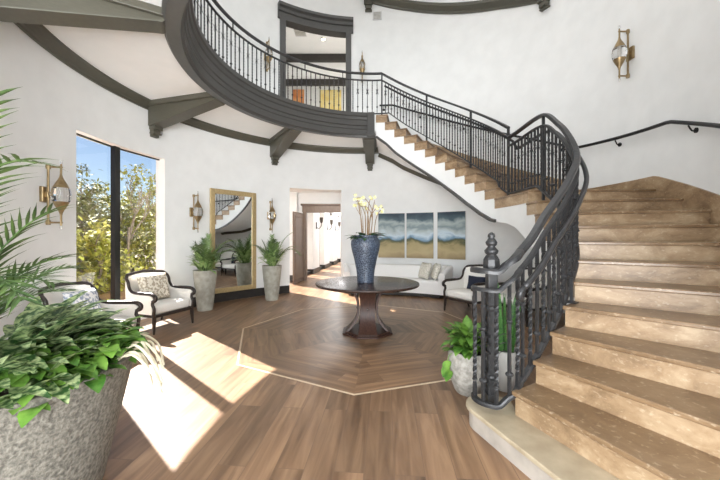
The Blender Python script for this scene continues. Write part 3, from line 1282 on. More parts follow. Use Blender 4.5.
# stair balustrade
sb = thing('stair_balustrade', 'curved wrought iron stair balustrade ending round a newel post', 'balustrade')
TOPZ = [(81, 5.57), (58, 4.86), (35, 4.17), (11, 3.46)]
LOWZ = [(10.9, 3.29), (-13, 3.28), (-23, 2.97), (-29, 2.73), (-36, 2.44), (-45, 2.13), (-57, 1.75), (-62, 1.53), (-66.5, 1.38), (-70, 1.31), (-75, 1.285)]


def shoe_z(a):
    z = interp(NOSE_I, a)
    if a > 11:
        return interp([(11, SZ(12) + 0.05), (81, SZ(24) + 0.09)], a) if False else z + 0.09
    if a > -9:
        return SZ(12) + 0.05
    return z + interp([(-72, -0.02), (-50, -0.05), (-40, 0.0), (-25, 0.07), (-9, 0.05)], a)


SHOE = [(81, ZG + 0.05), (78.4, ZG + 0.05), (17, SZ(13) + 0.02), (11, SZ(12) + 0.05), (-9, SZ(12) + 0.05), (-20, 2.02), (-32, 1.58), (-40, 1.24), (-50, 0.90), (-56, 0.70), (-60, 0.555), (-64, 0.40), (-68, 0.29), (-72, 0.235)]


def shoe_z(a):
    if a > 17:
        return interp(NOSE_I, a) + (0.09 if a < 78 else 0.05)
    return interp(SHOE, a)


hook = []
for t in (-30, -60, -90, -120, -150, -180, -205):
    r = 0.135
    hook.append(Vector((ctr.x + r * math.cos(math.radians(t)), ctr.y + r * math.sin(math.radians(t)), 0)))


def lower_path(zfun, r_off=0.0, a_from=10.8, a_to=-64.5, hooked=True, dz=0.0):
    pts = []
    n = 70
    for i in range(n + 1):
        a = a_from + (a_to - a_from) * i / n
        p = pol(rrail(a) + r_off, a)
        p.z = zfun(a) + dz
        pts.append(p)
    if hooked:
        last = pts[-1]
        tail = [Vector((1.235, 2.47, 0)), Vector((1.165, 2.475, 0))] + hook[2:]
        tail = [last.copy()] + [Vector((p.x, p.y, 0)) for p in (Vector((1.21, 2.50, 0)), Vector((1.14, 2.495, 0)))] + hook[2:]
        m = len(tail)
        zend = zfun(-75) + dz
        for i in range(1, m):
            u = min(1.0, i / 3)
            tail[i].z = last.z + (zend - last.z) * u
        pts = pts[:-1] + smooth_path(tail, 5)
    return pts


def zlow(a):
    return cr_interp(LOWZ, a)


def zup(a):
    return interp(TOPZ, a)


UPA = [81 - i * 70 / 60 for i in range(61)]
up_top = [pol(rrail(a), a, zup(a)) for a in UPA]
lo_top = lower_path(zlow)
for pts, nm in ((up_top, 'top_rail'), (lo_top, 'top_rail')):
    mb = MB()
    mb.sweep(pts, profile_rail(0.066, 0.04))
    mb.build(nm, M['railtop'], sb)
for pts in ([p - Vector((0, 0, 0.165)) for p in up_top], lower_path(zlow, dz=-0.15)):
    mb = MB()
    mb.sweep(pts, profile_rail(0.046, 0.028))
    mb.build('middle_rail', M['iron'], sb)
mb = MB()
mb.sweep([pol(rrail(a), a, shoe_z(a)) for a in UPA], profile_rail(0.036, 0.02))
mb.build('bottom_rail', M['iron'], sb)
lo_shoe = lower_path(shoe_z)
mb = MB()
mb.sweep(lo_shoe, profile_rail(0.05, 0.03))
mb.build('bottom_rail', M['iron'], sb)
# handrail on the stair side of the balusters
hp = [pol(rrail(a) + 0.085, a, zup(a) - 0.23) for a in UPA[1:]] + [pol(rrail(a) + 0.085, a, zlow(a) - 0.235) for a in [8 - i * 74 / 60 for i in range(61)]]
mb = MB()
mb.tube(hp, 0.024, 8)
# curled end
e = hp[-1]
cu = [e + Vector((-0.02, -0.03, 0)), e + Vector((-0.05, -0.05, -0.03)), e + Vector((-0.05, -0.04, -0.07)), e + Vector((-0.02, -0.01, -0.09))]
mb.tube(smooth_path([e] + cu, 4), 0.022, 8)
h = mb.build('handrail', M['railtop'], sb, smooth=True)
for a in (70, 47, 24, -2, -24, -42, -58):
    mb = MB()
    z = (zup(a) if a > 11 else zlow(a)) - 0.25
    mb.tube([pol(rrail(a), a, z - 0.03), pol(rrail(a) + 0.06, a, z - 0.04), pol(rrail(a) + 0.085, a, z)], 0.009, 6)
    mb.build('bracket', M['iron'], h)
# posts
for a, zt in ((81, 5.57), (58.5, 4.87), (34.5, 4.16), (11, 3.47), (-13, 3.27)):
    mb = MB()
    p = pol(rrail(a), a)
    zb = min(shoe_z(a), ZG) - 0.09
    if a == 11 or a == -13:
        zb = SZ(12) - (0.0 if a == 11 else 0.19)
    if a == 81:
        zb = ZG
    mb.box((p.x, p.y, (zb + zt) / 2), (0.034, 0.034, zt - zb), math.radians(a))
    mb.build('post', M['iron'], sb)
# balusters
idx = 0
for i in range(46):
    a = 79.2 - i * 1.49 * (1 + 0.0)
    if a < 12.5:
        break
    if min(abs(a - q) for q in (58.5, 34.5)) < 0.6:
        continue
    p = pol(rrail(a), a)
    baluster(sb, p, shoe_z(a), zup(a) - 0.17, i, math.radians(a))


def along(pts, step, start=0.0):
    out = []
    acc = -start
    for p, q in zip(pts, pts[1:]):
        d = (q - p)
        h = Vector((d.x, d.y, 0)).length
        pos = 0.0
        while acc + (h - pos) >= step:
            pos += step - acc
            acc = 0.0
            out.append(p + d * (pos / max(h, 1e-6)))
        acc += h - pos
    return out


mid_lo = lower_path(zlow, dz=-0.155)
for i, p in enumerate(along(lo_shoe, 0.1, 0.0)):
    best = min(mid_lo, key=lambda q: (q.x - p.x) ** 2 + (q.y - p.y) ** 2)
    baluster(sb, p, p.z, best.z, i, 0.4, 1.12)
# foot plate of the stay standing on the fifth tread
mb = MB()
p = pol(rrail(-47) + 0.05, -47.5)
mb.box((p.x, p.y, SZ(5) + 0.12), (0.028, 0.028, 0.24), 0.7)
mb.box((p.x, p.y, SZ(5) + 0.008), (0.09, 0.09, 0.012), 0.7)
mb.build('stay', M['iron'], sb)
# newel post
mb = MB()
zb = SZ(1)
mb.box((ctr.x, ctr.y, zb + 0.05), (0.085, 0.085, 0.10))
mb.box((ctr.x, ctr.y, zb + 0.45), (0.06, 0.06, 0.9))
mb.lathe([(0.05, 0.0), (0.056, 0.02), (0.05, 0.04)], 12, (ctr.x, ctr.y, zb + 0.22))
mb.lathe([(0.05, 0.0), (0.056, 0.02), (0.05, 0.04)], 12, (ctr.x, ctr.y, zb + 0.78))
mb.box((ctr.x, ctr.y, 1.17), (0.075, 0.075, 0.34))
mb.lathe([(0.066, 0.0), (0.07, 0.05), (0.066, 0.1), (0.045, 0.135)], 8, (ctr.x, ctr.y, 1.27))
nw = mb.build('newel_post', M['iron'], sb, bevel=0.004)
# twisted corner rods and an acanthus cluster on the newel
mb = MB()
for k in range(4):
    a = PI / 4 + k * PI / 2
    c = Vector((ctr.x + 0.048 * math.cos(a), ctr.y + 0.048 * math.sin(a), 0))
    mb.tube([(c.x + 0.006 * math.cos(t * 1.9), c.y + 0.006 * math.sin(t * 1.9), zb + 0.1 + t * 0.034) for t in range(26)], 0.009, 6)
    for s in range(3):
        mb.leaf((c.x, c.y, zb + 0.42 + 0.07 * s), (math.cos(a) * 0.6, math.sin(a) * 0.6, 0.8), (0, 0, 1), 0.10, 0.05, 1.2, 4)
mb.build('leaf_ornament', M['iron'], nw)
mb = MB()
mb.lathe([(0.03, 0.0), (0.045, 0.012), (0.03, 0.025), (0.05, 0.045), (0.056, 0.065), (0.04, 0.085), (0.028, 0.1), (0.042, 0.115), (0.046, 0.135), (0.03, 0.16), (0.022, 0.17), (0.03, 0.185), (0.024, 0.205), (0.006, 0.218)], 16, (ctr.x, ctr.y, 1.375))
mb.build('finial', M['iron'], nw, smooth=True)

# handrail on the wall above the stairs
wh = thing('wall_handrail', 'black handrail fixed to the white wall above the stairs', 'handrail')
WHZ = [(-60, 1.62), (-20, 2.83), (-9.5, 3.14), (0, 3.19), (14, 3.27), (20, 3.44), (66, 4.99), (78.5, 5.36), (84, 5.37)]
mb = MB()
mb.tube([pol(R - 0.09, a, interp(WHZ, a)) for a in [-58 + i * 1.2 for i in range(119)]], 0.026, 8)
mb.build('rail', M['blackmetal'], wh, smooth=True)
for a in (-45, -30, -14, 4, 20, 36, 52, 68, 82):
    mb = MB()
    z = interp(WHZ, a)
    mb.tube(smooth_path([pol(R - 0.004, a, z - 0.1), pol(R - 0.05, a, z - 0.1), pol(R - 0.09, a, z - 0.03)], 4), 0.01, 6)
    q0, q1 = pol(R, a, z - 0.1), pol(R - 0.014, a, z - 0.1)
    mb.tube([q0, q1], 0.034, 12)
    mb.build('bracket', M['blackmetal'], wh)

# ---------------------------------------------------------------- wall sconces
def make_sconce(name, label):
    """local +x points into the room"""
    t = thing(name, label, 'sconce', group='brass wall sconces')
    mb = MB()
    mb.box((0.02, 0, 0), (0.04, 0.13, 0.2))
    mb.box((0.055, 0, 0), (0.04, 0.05, 0.08))
    mb.build('backplate', M['brass'], t, bevel=0.008)
    mb = MB()
    mb.tube([(0.06, 0, -0.37), (0.06, 0, 0.37)], 0.014, 10)
    mb.build('rear_rod', M['brass'], t)
    for s in (1, -1):
        mb = MB()
        mb.tube([(0.05, 0, s * 0.36), (0.215, 0, s * 0.36)], 0.012, 10)
        mb.lathe([(0.024, -0.03), (0.028, 0), (0.024, 0.03)], 10, (0.06, 0, s * 0.36))
        mb.build('connector', M['brass'], t)
        mb = MB()
        pr = [(0.012, 0.40), (0.012, 0.27), (0.018, 0.235), (0.032, 0.2), (0.062, 0.145), (0.086, 0.09), (0.082, 0.09), (0.055, 0.14), (0.01, 0.18)]
        pr = [(r, s * z) for r, z in pr]
        mb.lathe(pr, 18, (0.2, 0, 0))
        mb.build('cup', M['brass'], t, smooth=True, auto=40)
        mb = MB()
        mb.lathe([(0.012, s * 0.40), (0.014, s * 0.42), (0.010, s * 0.45), (0.003, s * 0.455)], 10, (0.2, 0, 0))
        mb.build('tip', M['acrylic'], t)
    mb = MB()
    mb.lathe([(0.01, -0.16), (0.06, -0.125), (0.092, -0.075), (0.105, 0), (0.092, 0.075), (0.06, 0.125), (0.01, 0.16)], 14, (0.2, 0, 0))
    mb.build('crystal', M['glass'], t)
    mb = MB()
    mb.lathe([(0.01, -0.10), (0.02, -0.09), (0.02, 0.09), (0.01, 0.10)], 10, (0.2, 0, 0))
    mb.build('bulb', M['ceramic'], t)
    return t


s0 = make_sconce('wall_sconce', '')
SCON = [(193.2, 2.10, 'brass sconce on the wall between the palm fronds and the window'),
        (152.6, 2.10, 'brass sconce on the wall between the window and the mirror'),
        (126.0, 2.12, 'brass sconce above the potted palm beside the doorway'),
        (127.2, 6.33, 'brass sconce on the gallery wall before the cased doorway, seen through the balustrade'),
        (90.5, 6.46, 'brass sconce on the gallery wall above the stair head'),
        (1.1, 4.52, 'brass sconce alone on the wall above the stair landing')]
for i, (a, z, lb) in enumerate(SCON):
    s = s0 if i == 0 else copy_tree(s0)
    s['label'] = lb
    s.location = pol(R - 0.002, a, z)
    s.rotation_euler = (0, 0, math.radians(a) + PI)

# ---------------------------------------------------------------- round table, vase
tb = thing('round_table', 'round dark wood pedestal table in the middle of the hall', 'table', (0.12, 5.25, 0))
tb.scale = (1, 1, 1.07)
mb = MB()
mb.lathe([(0.0, 0.715), (0.80, 0.715), (0.835, 0.725), (0.845, 0.74), (0.84, 0.757), (0.82, 0.762), (0.0, 0.762)], 64, cap=False)
mb.build('tabletop', M['tablewood'], tb, smooth=True, auto=40)
mb = MB()
mb.lathe([(0.0, 0.66), (0.40, 0.66), (0.42, 0.715), (0.0, 0.715)], 8, cap=False)
mb.build('apron', M['darkwood'], tb)
for k in range(4):
    rz = k * PI / 2
    mt = Matrix.Rotation(rz, 3, 'Z')
    mb = MB()
    prof = []
    for i in range(17):
        u = i / 16
        z = 0.03 + u * 0.66
        w = (u - 0.52) / 0.52
        rad = 0.165 + 0.19 * abs(w) ** 2.2 * (1.0 if w < 0 else 0.75)
        hw = 0.115 + 0.035 * abs(w) ** 2
        prof.append((rad, hw, z))
    vs, fs = [], []
    for rad, hw, z in prof:
        for x, y in ((-hw, -rad), (hw, -rad), (hw, -rad + 0.035), (-hw, -rad + 0.035)):
            vs.append(mt @ Vector((x, y, z)))
    for i in range(16):
        for q in range(4):
            w = (q + 1) % 4
            fs.append((i * 4 + q, i * 4 + w, i * 4 + 4 + w, i * 4 + 4 + q))
    fs += [(3, 2, 1, 0), (64, 65, 66, 67)]
    mb.add(vs, fs)
    pn = mb.build('pedestal_panel', M['darkwood'], tb, smooth=True, auto=40)
    mb = MB()
    c = mt @ Vector((0, -0.168, 0.37))
    mb.lathe([(0.004, -0.016), (0.014, -0.008), (0.016, 0.0), (0.014, 0.008), (0.004, 0.016)], 12, tuple(c))
    mb.build('stud', M['chrome'], pn)['label'] = 'small bright round stud'
mb = MB()
mb.prism([(0.43 * math.cos(PI / 8 + i * PI / 4), 0.43 * math.sin(PI / 8 + i * PI / 4)) for i in range(8)], 0.0, 0.025)
mb.prism([(0.39 * math.cos(PI / 8 + i * PI / 4), 0.39 * math.sin(PI / 8 + i * PI / 4)) for i in range(8)], 0.025, 0.045)
mb.build('base', M['darkwood'], tb, bevel=0.008)

vz = 0.8165
vs_ = thing('potted_orchid', 'tall blue mosaic vase of cream orchids on the round table', 'plant', (0.09, 5.22, vz))
vs_.scale = (0.97, 0.97, 0.94)
mb = MB()
mb.lathe([(0.0, 0), (0.135, 0), (0.142, 0.02), (0.14, 0.05), (0.152, 0.2), (0.19, 0.4), (0.232, 0.56), (0.247, 0.66), (0.24, 0.72), (0.212, 0.765), (0.2, 0.78), (0.206, 0.8), (0.2, 0.815), (0.185, 0.81), (0.18, 0.74), (0.0, 0.74)], 40, cap=False)
mb.build('vase', M['mosaic'], vs_, smooth=True, auto=50)
rr = random.Random(3)
mb = MB()
for i in range(26):
    a = rr.uniform(0, 2 * PI)
    mb.leaf((0.1 * math.cos(a), 0.1 * math.sin(a), 0.77), (math.cos(a), math.sin(a), rr.uniform(0.15, 0.8)), (0, 0, 1), rr.uniform(0.18, 0.33), rr.uniform(0.06, 0.09), rr.uniform(0.6, 1.2), 6, 0.3)
mb.build('leaves', M['darkleaf'], vs_, smooth=True)
fl = MB()
for i in range(8):
    a = rr.uniform(0, 2 * PI)
    b = rr.uniform(0, 2 * PI)
    h = rr.uniform(0.52, 0.8)
    r0, r1 = rr.uniform(0.06, 0.15), rr.uniform(0.1, 0.24)
    p0 = Vector((r0 * math.cos(a), r0 * math.sin(a), 0.74))
    p1 = p0 + Vector((0.04 * math.cos(a), 0.04 * math.sin(a), h * 0.6))
    p2 = p1 + Vector((r1 * 0.6 * math.cos(b), r1 * 0.6 * math.sin(b), h * 0.3))
    p3 = p2 + Vector((r1 * 0.7 * math.cos(b), r1 * 0.7 * math.sin(b), h * 0.02))
    mb = MB()
    mb.tube(smooth_path([p0, p1, p2, p3], 5), [0.006] * 16, 6)
    mb.build('flower_stem', M['stem'], vs_, smooth=True)
    for q in (p2, p2.lerp(p3, 0.5), p3):
        c = q + Vector((rr.uniform(-.05, .05), rr.uniform(-.05, .0), rr.uniform(-.04, .05)))
        f = Vector((rr.uniform(-0.5, 0.5), -1, rr.uniform(-0.3, 0.3))).normalized()
        for k in range(5):
            t = k * 2 * PI / 5 + rr.random()
            x = f.cross(Vector((0, 0, 1))).normalized()
            y = x.cross(f)
            d = x * math.cos(t) + y * math.sin(t) + f * 0.3
            fl.leaf(c, d, f, 0.036, 0.027, 0.1, 3, 0.2)
fl.build('blossoms', M['petal'], vs_, smooth=True)
mb = MB()
for i in range(7):
    b = rr.uniform(0, 2 * PI)
    mb.tube(smooth_path([(0.04 * math.cos(b), 0.04 * math.sin(b), 0.74), (0.08 * math.cos(b), 0.08 * math.sin(b), 1.1), ((0.12 + rr.random() * 0.1) * math.cos(b), 0.12 * math.sin(b), 1.3 + rr.random() * 0.22)], 5), 0.004, 5)
mb.build('twigs', M['stem'], vs_)

# ---------------------------------------------------------------- armchairs
def make_chair(label, loc, rz):
    """faces local -y"""
    t = thing('armchair', label, 'armchair', loc, rz, 'black-framed white armchairs')
    W = 0.37
    mb = MB()
    mb.box((0, -0.02, 0.375), (0.66, 0.66, 0.15))
    o = mb.build('seat', M['cream'], t, bevel=0.05, bseg=4, smooth=True)
    mb = MB()
    mb.box((0, 0.0, 0.275), (0.72, 0.70, 0.05))
    mb.build('seat_frame', M['chairwood'], t, bevel=0.01)
    # curved upholstered back
    mb = MB()
    vs, fs = [], []
    nx, nz = 14, 8
    for side in (0, 1):
        for i in range(nx + 1):
            for j in range(nz + 1):
                u, v = -1 + 2 * i / nx, j / nz
                x = u * (W - 0.03)
                top = 0.90 - 0.02 * abs(u) ** 3 + 0.02 * (1 - u * u)
                z = 0.32 + (top - 0.32) * v
                y = 0.30 + 0.10 * v - 0.10 * abs(u) ** 2.5
                th = 0.05 * (1 - 0.6 * abs(u) ** 6)
                vs.append((x, y + (th if side else -th) , z))
    st = (nx + 1) * (nz + 1)
    for side in (0, 1):
        for i in range(nx):
            for j in range(nz):
                a = side * st + i * (nz + 1) + j
                f = (a, a + nz + 1, a + nz + 2, a + 1)
                fs.append(f if side == 0 else f[::-1])
    for i in range(nx):
        a, b = i * (nz + 1), (i + 1) * (nz + 1)
        fs.append((a, st + a, st + b, b))
        fs.append((a + nz, b + nz, st + b + nz, st + a + nz))
    for j in range(nz):
        fs.append((j, j + 1, st + j + 1, st + j))
        q = nx * (nz + 1) + j
        fs.append((q, st + q, st + q + 1, q + 1))
    mb.add(vs, fs)
    mb.build('backrest', M['cream'], t, smooth=True, auto=50)
    # crest rail
    mb = MB()
    cr = [(-W, 0.28, 0.86), (-W + 0.05, 0.33, 0.915), (-0.2, 0.385, 0.925), (0, 0.40, 0.945), (0.2, 0.385, 0.925), (W - 0.05, 0.33, 0.915), (W, 0.28, 0.86)]
    mb.tube(smooth_path(cr, 6), 0.024, 8)
    mb.build('crest_rail', M['chairwood'], t, smooth=True)
    for s in (-1, 1):
        x = s * W
        mb = MB()
        pth = [(x, 0.28, 0.86), (x, 0.235, 0.80), (x, 0.215, 0.72), (x, 0.16, 0.655), (x, 0.05, 0.635), (x, -0.2, 0.635), (x, -0.32, 0.63), (x, -0.385, 0.595), (x, -0.385, 0.545), (x, -0.335, 0.52), (x, -0.325, 0.47), (x, -0.36, 0.40), (x, -0.345, 0.28)]
        sp = smooth_path(pth, 5)
        mb.tube(sp, [0.024 + (0.006 if 0.35 < i / len(sp) < 0.75 else 0) for i in range(len(sp))], 8)
        mb.build('arm_frame', M['chairwood'], t, smooth=True)
        mb = MB()
        poly = [(0.27, 0.31), (0.27, 0.82), (0.215, 0.70), (0.15, 0.635), (0.05, 0.615), (-0.31, 0.61), (-0.36, 0.57), (-0.32, 0.52), (-0.31, 0.46), (-0.335, 0.40), (-0.33, 0.31)]
        n = len(poly)
        vs = [(x - 0.022, y, z) for y, z in poly] + [(x + 0.022, y, z) for y, z in poly]
        mb.add(vs, [tuple(range(n)), tuple(range(2 * n - 1, n - 1, -1))] + [(k, n + k, n + (k + 1) % n, (k + 1) % n) for k in range(n)])
        mb.build('arm_panel', M['cream'], t)
        mb = MB()
        mb.tube([(x * 0.97, -0.345, 0.29), (x * 0.97, -0.345, 0.18), (x, -0.355, 0.0)], [0.03, 0.03, 0.016], 8)
        mb.build('leg', M['chairwood'], t)
        mb = MB()
        mb.tube([(x * 0.95, 0.32, 0.29), (x * 0.95, 0.34, 0.15), (x * 0.95, 0.40, 0.0)], [0.028, 0.026, 0.016], 8)
        mb.build('leg', M['chairwood'], t)
    return t


ch = make_chair('white armchair with a taupe patterned pillow under the window', (-3.48, 5.55, 0), math.radians(70))
c2 = copy_tree(ch)
c2['label'] = 'white armchair half hidden behind the leaves of the large planter'
c2.location = (-3.46, 4.12, 0)
c2.rotation_euler = (0, 0, math.radians(92))
c3 = copy_tree(ch)
c3['label'] = 'white armchair holding a navy pillow next to the curved sofa'
c3.location = (2.28, 6.63, 0)
c3.rotation_euler = (0, 0, math.radians(-58))
c4 = copy_tree(ch)
c4['label'] = 'white armchair under the stairs, seen between the balusters behind the snake plant'
c4.location = (3.05, 6.0, 0)
c4.rotation_euler = (0, 0, math.radians(-66))


def pillow(label, chair, loc, w, h, t, lean, yaw, m, group=None):
    """resting against a backrest; chair gives the frame"""
    R0 = Matrix.Rotation(chair.rotation_euler[2], 3, 'Z')
    p = R0 @ Vector(loc) + Vector(chair.location)
    mb = MB()
    mb.pillow((0, 0, 0), w, h, t, Matrix.Rotation(math.radians(lean), 3, 'X'))
    o = mb.build('throw_pillow', m, smooth=True, weld=True)
    o.location = p
    o.rotation_euler = (0, 0, chair.rotation_euler[2] + math.radians(yaw))
    tag(o, label, 'pillow', group)
    return o


pillow('taupe patterned pillow on the armchair under the window', ch, (0.0, 0.13, 0.68), 0.54, 0.47, 0.17, -16, 0, M['beigepat'])
pillow('white and blue-grey patterned pillow on the armchair behind the large planter', c2, (0.03, 0.12, 0.665), 0.46, 0.42, 0.15, -16, -4, M['bluepat'])
pillow('dark navy pillow on the armchair next to the curved sofa', c3, (0.08, 0.10, 0.60), 0.42, 0.29, 0.13, -16, 6, M['navy'])

# ---------------------------------------------------------------- curved sofa
sf = thing('curved_sofa', 'long white curved sofa against the wall under the paintings', 'sofa', (CX, CY, 0))
SA0, SA1 = 57.5, 96.0
mb = MB()
mb.ring([(3.48, 0.02), (4.18, 0.02), (4.18, 0.10), (3.48, 0.10)], (0, 0), SA0 - 0.6, SA1, 30)
mb.build('plinth', M['base'], sf)
mb = MB()
mb.ring([(3.46, 0.10), (4.0, 0.10), (4.0, 0.43), (3.52, 0.44), (3.47, 0.42), (3.45, 0.36)], (0, 0), SA0, SA1, 30)
mb.build('seat', M['white'], sf, smooth=True, auto=50)
mb = MB()
mb.ring([(3.92, 0.10), (4.2, 0.10), (4.22, 0.72), (4.19, 0.77), (4.12, 0.785), (4.06, 0.76), (4.0, 0.44)], (0, 0), SA0, SA1, 30)
mb.build('backrest', M['white'], sf, smooth=True, auto=50)
for a, sg in ((SA0, -1), (SA1, 1)):
    mb = MB()
    # rolled arm, high at the wall and sweeping down to the seat front
    prof = []
    pts = []
    for i in range(13):
        u = i / 12
        r = 4.16 - u * 0.70
        h = 0.80 - 0.16 * u ** 1.5
        pts.append((r, h))
    n = 10
    vs, fs = [], []
    for r, h in pts:
        base = pol(r, a) - Vector((CX, CY, 0))
        tdir = Vector((-math.sin(math.radians(a)), math.cos(math.radians(a)), 0)) * sg
        ring_ = [(0.0, 0.1), (0.13, 0.1)] + [(0.085 + 0.085 * math.cos(q), h - 0.085 + 0.085 * math.sin(q)) for q in [-0.5 + (PI + 0.9) * w / 7 for w in range(8)]]
        for x, z in ring_:
            p = base + tdir * x
            vs.append((p.x, p.y, z))
    n = 10
    for i in range(12):
        for k in range(n):
            q = (k + 1) % n
            fs.append((i * n + k, i * n + q, (i + 1) * n + q, (i + 1) * n + k))
    fs.append(tuple(range(n)))
    fs.append(tuple(range(13 * n - 1, 12 * n - 1, -1)))
    mb.add(vs, fs)
    mb.build('armrest', M['white'], sf, smooth=True, auto=50)
for a, r, lean, yaw, lb in ((64.6, 3.80, -18, -10, 'ivory sprigged pillow on the sofa, the one farther from the armrest'), (60.2, 3.78, -20, -26, 'ivory sprigged pillow on the sofa, leaning on the armrest')):
    p = pol(r, a, 0.655)
    mb = MB()
    mb.pillow((0, 0, 0), 0.44, 0.44, 0.15, Matrix.Rotation(math.radians(lean), 3, 'X'))
    o = mb.build('throw_pillow', M['leafpat'], smooth=True, weld=True)
    o.location = p
    o.rotation_euler = (0, 0, math.radians(a - 90 - 34 + yaw))
    tag(o, lb, 'pillow', 'pillows on the sofa')

# ---------------------------------------------------------------- paintings
for i, (a, nm) in enumerate(((79.0, 'first of the three seascape canvases, nearest the orchid vase'), (68.0, 'middle of the three seascape canvases over the sofa'), (56.2, 'last of the three seascape canvases, nearest the stairs'))):
    p = pol(R - 0.05, a, 1.595)
    picture('painting', nm, p, 0.77, 1.29, math.radians(a - 90), canvas_mat('seascape_%d' % i, i + 1), group='seascape triptych')

# ---------------------------------------------------------------- leaning mirror
ma_, mb_ = pol(R, 147.0), pol(R, 131.2)
d = mb_ - ma_
rz = math.atan2(d.y, d.x)
mw = d.length
mh = 2.62
inw = Vector((-(mb_ + ma_).x / 2 + CX, -(mb_ + ma_).y / 2 + CY, 0)).normalized()
mid = (ma_ + mb_) / 2 + inw * 0.036
mh = 2.47
mr_ = thing('wall_mirror', 'tall gold-framed mirror on the wall between two potted palms', 'mirror', (mid.x, mid.y, 0.22))
mr_.rotation_euler = (0, 0, rz)
fw = 0.115
mb = MB()
for (cx, cz, w, h) in ((-(mw - fw) / 2, mh / 2, fw, mh), ((mw - fw) / 2, mh / 2, fw, mh), (0, fw / 2, mw - 2 * fw, fw), (0, mh - fw / 2, mw - 2 * fw, fw)):
    mb.box((cx, 0, cz), (w, 0.06, h))
mb.build('frame', M['goldframe'], mr_, bevel=0.015)
mb = MB()
mb.box((0, 0.005, mh / 2), (mw - 2 * fw + 0.02, 0.012, mh - 2 * fw + 0.02))
mb.build('glass', M['mirror'], mr_)

# ---------------------------------------------------------------- plants
def frond(mb, base, d, L, leaf_len, npair, droop, rr, w=0.03, tipfrac=0.25):
    """pinnate palm leaf: midrib plus leaflets"""
    q = Vector(base)
    dd = Vector(d).normalized()
    seg = 14
    pts = [q.copy()]
    dirs = [dd.copy()]
    for i in range(seg):
        q = q + dd * (L / seg)
        dd = (dd + Vector((0, 0, -droop * (i + 1) / seg / seg * 2))).normalized()
        pts.append(q.copy())
        dirs.append(dd.copy())
    mb.tube(pts, [0.009 * (1 - 0.85 * i / seg) + 0.0015 for i in range(seg + 1)], 5)
    for i in range(npair):
        t = 0.28 + 0.72 * i / (npair - 1)
        f = t * seg
        k = min(int(f), seg - 1)
        p = pts[k].lerp(pts[k + 1], f - k)
        dv = dirs[k]
        side = dv.cross(Vector((0, 0, 1)))
        if side.length < 0.1:
            side = Vector((1, 0, 0))
        side.normalize()
        up = side.cross(dv)
        ll = leaf_len * math.sin(PI * (0.2 + 0.72 * (1 - (1 - t) ** 1.3))) ** 0.6 * rr.uniform(0.88, 1.1)
        for s in (1, -1):
            ld = side * s * rr.uniform(0.75, 0.95) + dv * (0.45 + 0.7 * t) + up * rr.uniform(0.05, 0.3)
            mb.leaf(p, ld, up, ll, w, rr.uniform(0.25, 0.6), 4, 0.3, shape=lambda u: (0.35 + 0.65 * math.sin(PI * min(1, u * 1.2 + 0.12))) * (1 - u) ** 0.45)


def rosette(mb, c, n, r, L, W, rr, droop=0.7, z=0.0, fold=0.25, elev=(0.3, 1.4), seg=5):
    for i in range(n):
        a = rr.uniform(0, 2 * PI)
        q = math.sqrt(rr.random()) * r
        mb.leaf((c[0] + q * math.cos(a), c[1] + q * math.sin(a), c[2] + rr.uniform(0, z)), (math.cos(a + rr.uniform(-.5, .5)), math.sin(a + rr.uniform(-.5, .5)), rr.uniform(*elev)), (0, 0, 1),
                L * rr.uniform(0.7, 1.15), W * rr.uniform(0.8, 1.15), droop * rr.uniform(0.6, 1.3), seg, fold)


def tall_planter(label, loc, seed):
    rr = random.Random(seed)
    t = thing('potted_palm', label, 'plant', loc, 0, 'palms in tall grey pots beside the mirror')
    mb = MB()
    mb.lathe([(0.0, 0.0), (0.15, 0.0), (0.155, 0.02), (0.235, 0.82), (0.238, 0.85), (0.21, 0.85), (0.205, 0.78), (0.0, 0.78)], 28, cap=False)
    mb.build('pot', M['stonepot'], t, smooth=True, auto=45)
    mb = MB()
    mb.lathe([(0.0, 0.79), (0.12, 0.80), (0.203, 0.785)], 20, cap=False)
    mb.build('soil', M['soil'], t)
    for i in range(9):
        a = i * 2.4 + rr.uniform(-.3, .3)
        e = rr.uniform(0.9, 2.8)
        outw = math.atan2(loc[1] - CY, loc[0] - CX)
        k_ = math.cos(a - outw)
        if k_ > -0.1:
            e = max(e, 1.6) + 3.2 * max(0, k_)
        mb = MB()
        frond(mb, (0.03 * math.cos(a), 0.03 * math.sin(a), 0.79), (math.cos(a) * 0.75, math.sin(a) * 0.75, e), rr.uniform(0.75, 1.05) * (0.8 if k_ > -0.1 else 1.0), 0.24, 18, rr.uniform(1.4, 2.6) * (0.45 if k_ > -0.1 else 1.0), rr, 0.024)
        mb.build('frond', M['palm'] if i % 3 else M['palm2'], t)
    mb = MB()
    rosette(mb, (0, 0, 0.80), 90, 0.14, 0.32, 0.075, rr, 0.9, 0.3, elev=(0.3, 2.2))
    mb.build('foliage', M['lime'], t, smooth=True)
    return t


tall_planter('palm in a tall grey pot between the armchair and the mirror', (-3.30, 6.82, 0), 11)
tall_planter('palm in a tall grey pot between the mirror and the doorway', (-2.18, 7.92, 0), 23)

# the large planter in the corner
bp_ = thing('planter_bowl', 'large rough grey concrete planter full of palm and variegated foliage', 'planter', (-2.09, 1.80, 0))
rr = random.Random(5)
mb = MB()
mb.lathe([(0.0, 0.0), (0.50, 0.0), (0.515, 0.03), (0.60, 0.42), (0.68, 0.79), (0.688, 0.81), (0.675, 0.815), (0.63, 0.81), (0.61, 0.72), (0.0, 0.72)], 72, cap=False)
mb.build('pot', M['concrete'], bp_, smooth=True, auto=50)
mb = MB()
mb.lathe([(0.0, 0.76), (0.35, 0.75), (0.615, 0.725)], 28, cap=False)
mb.build('soil', M['soil'], bp_)
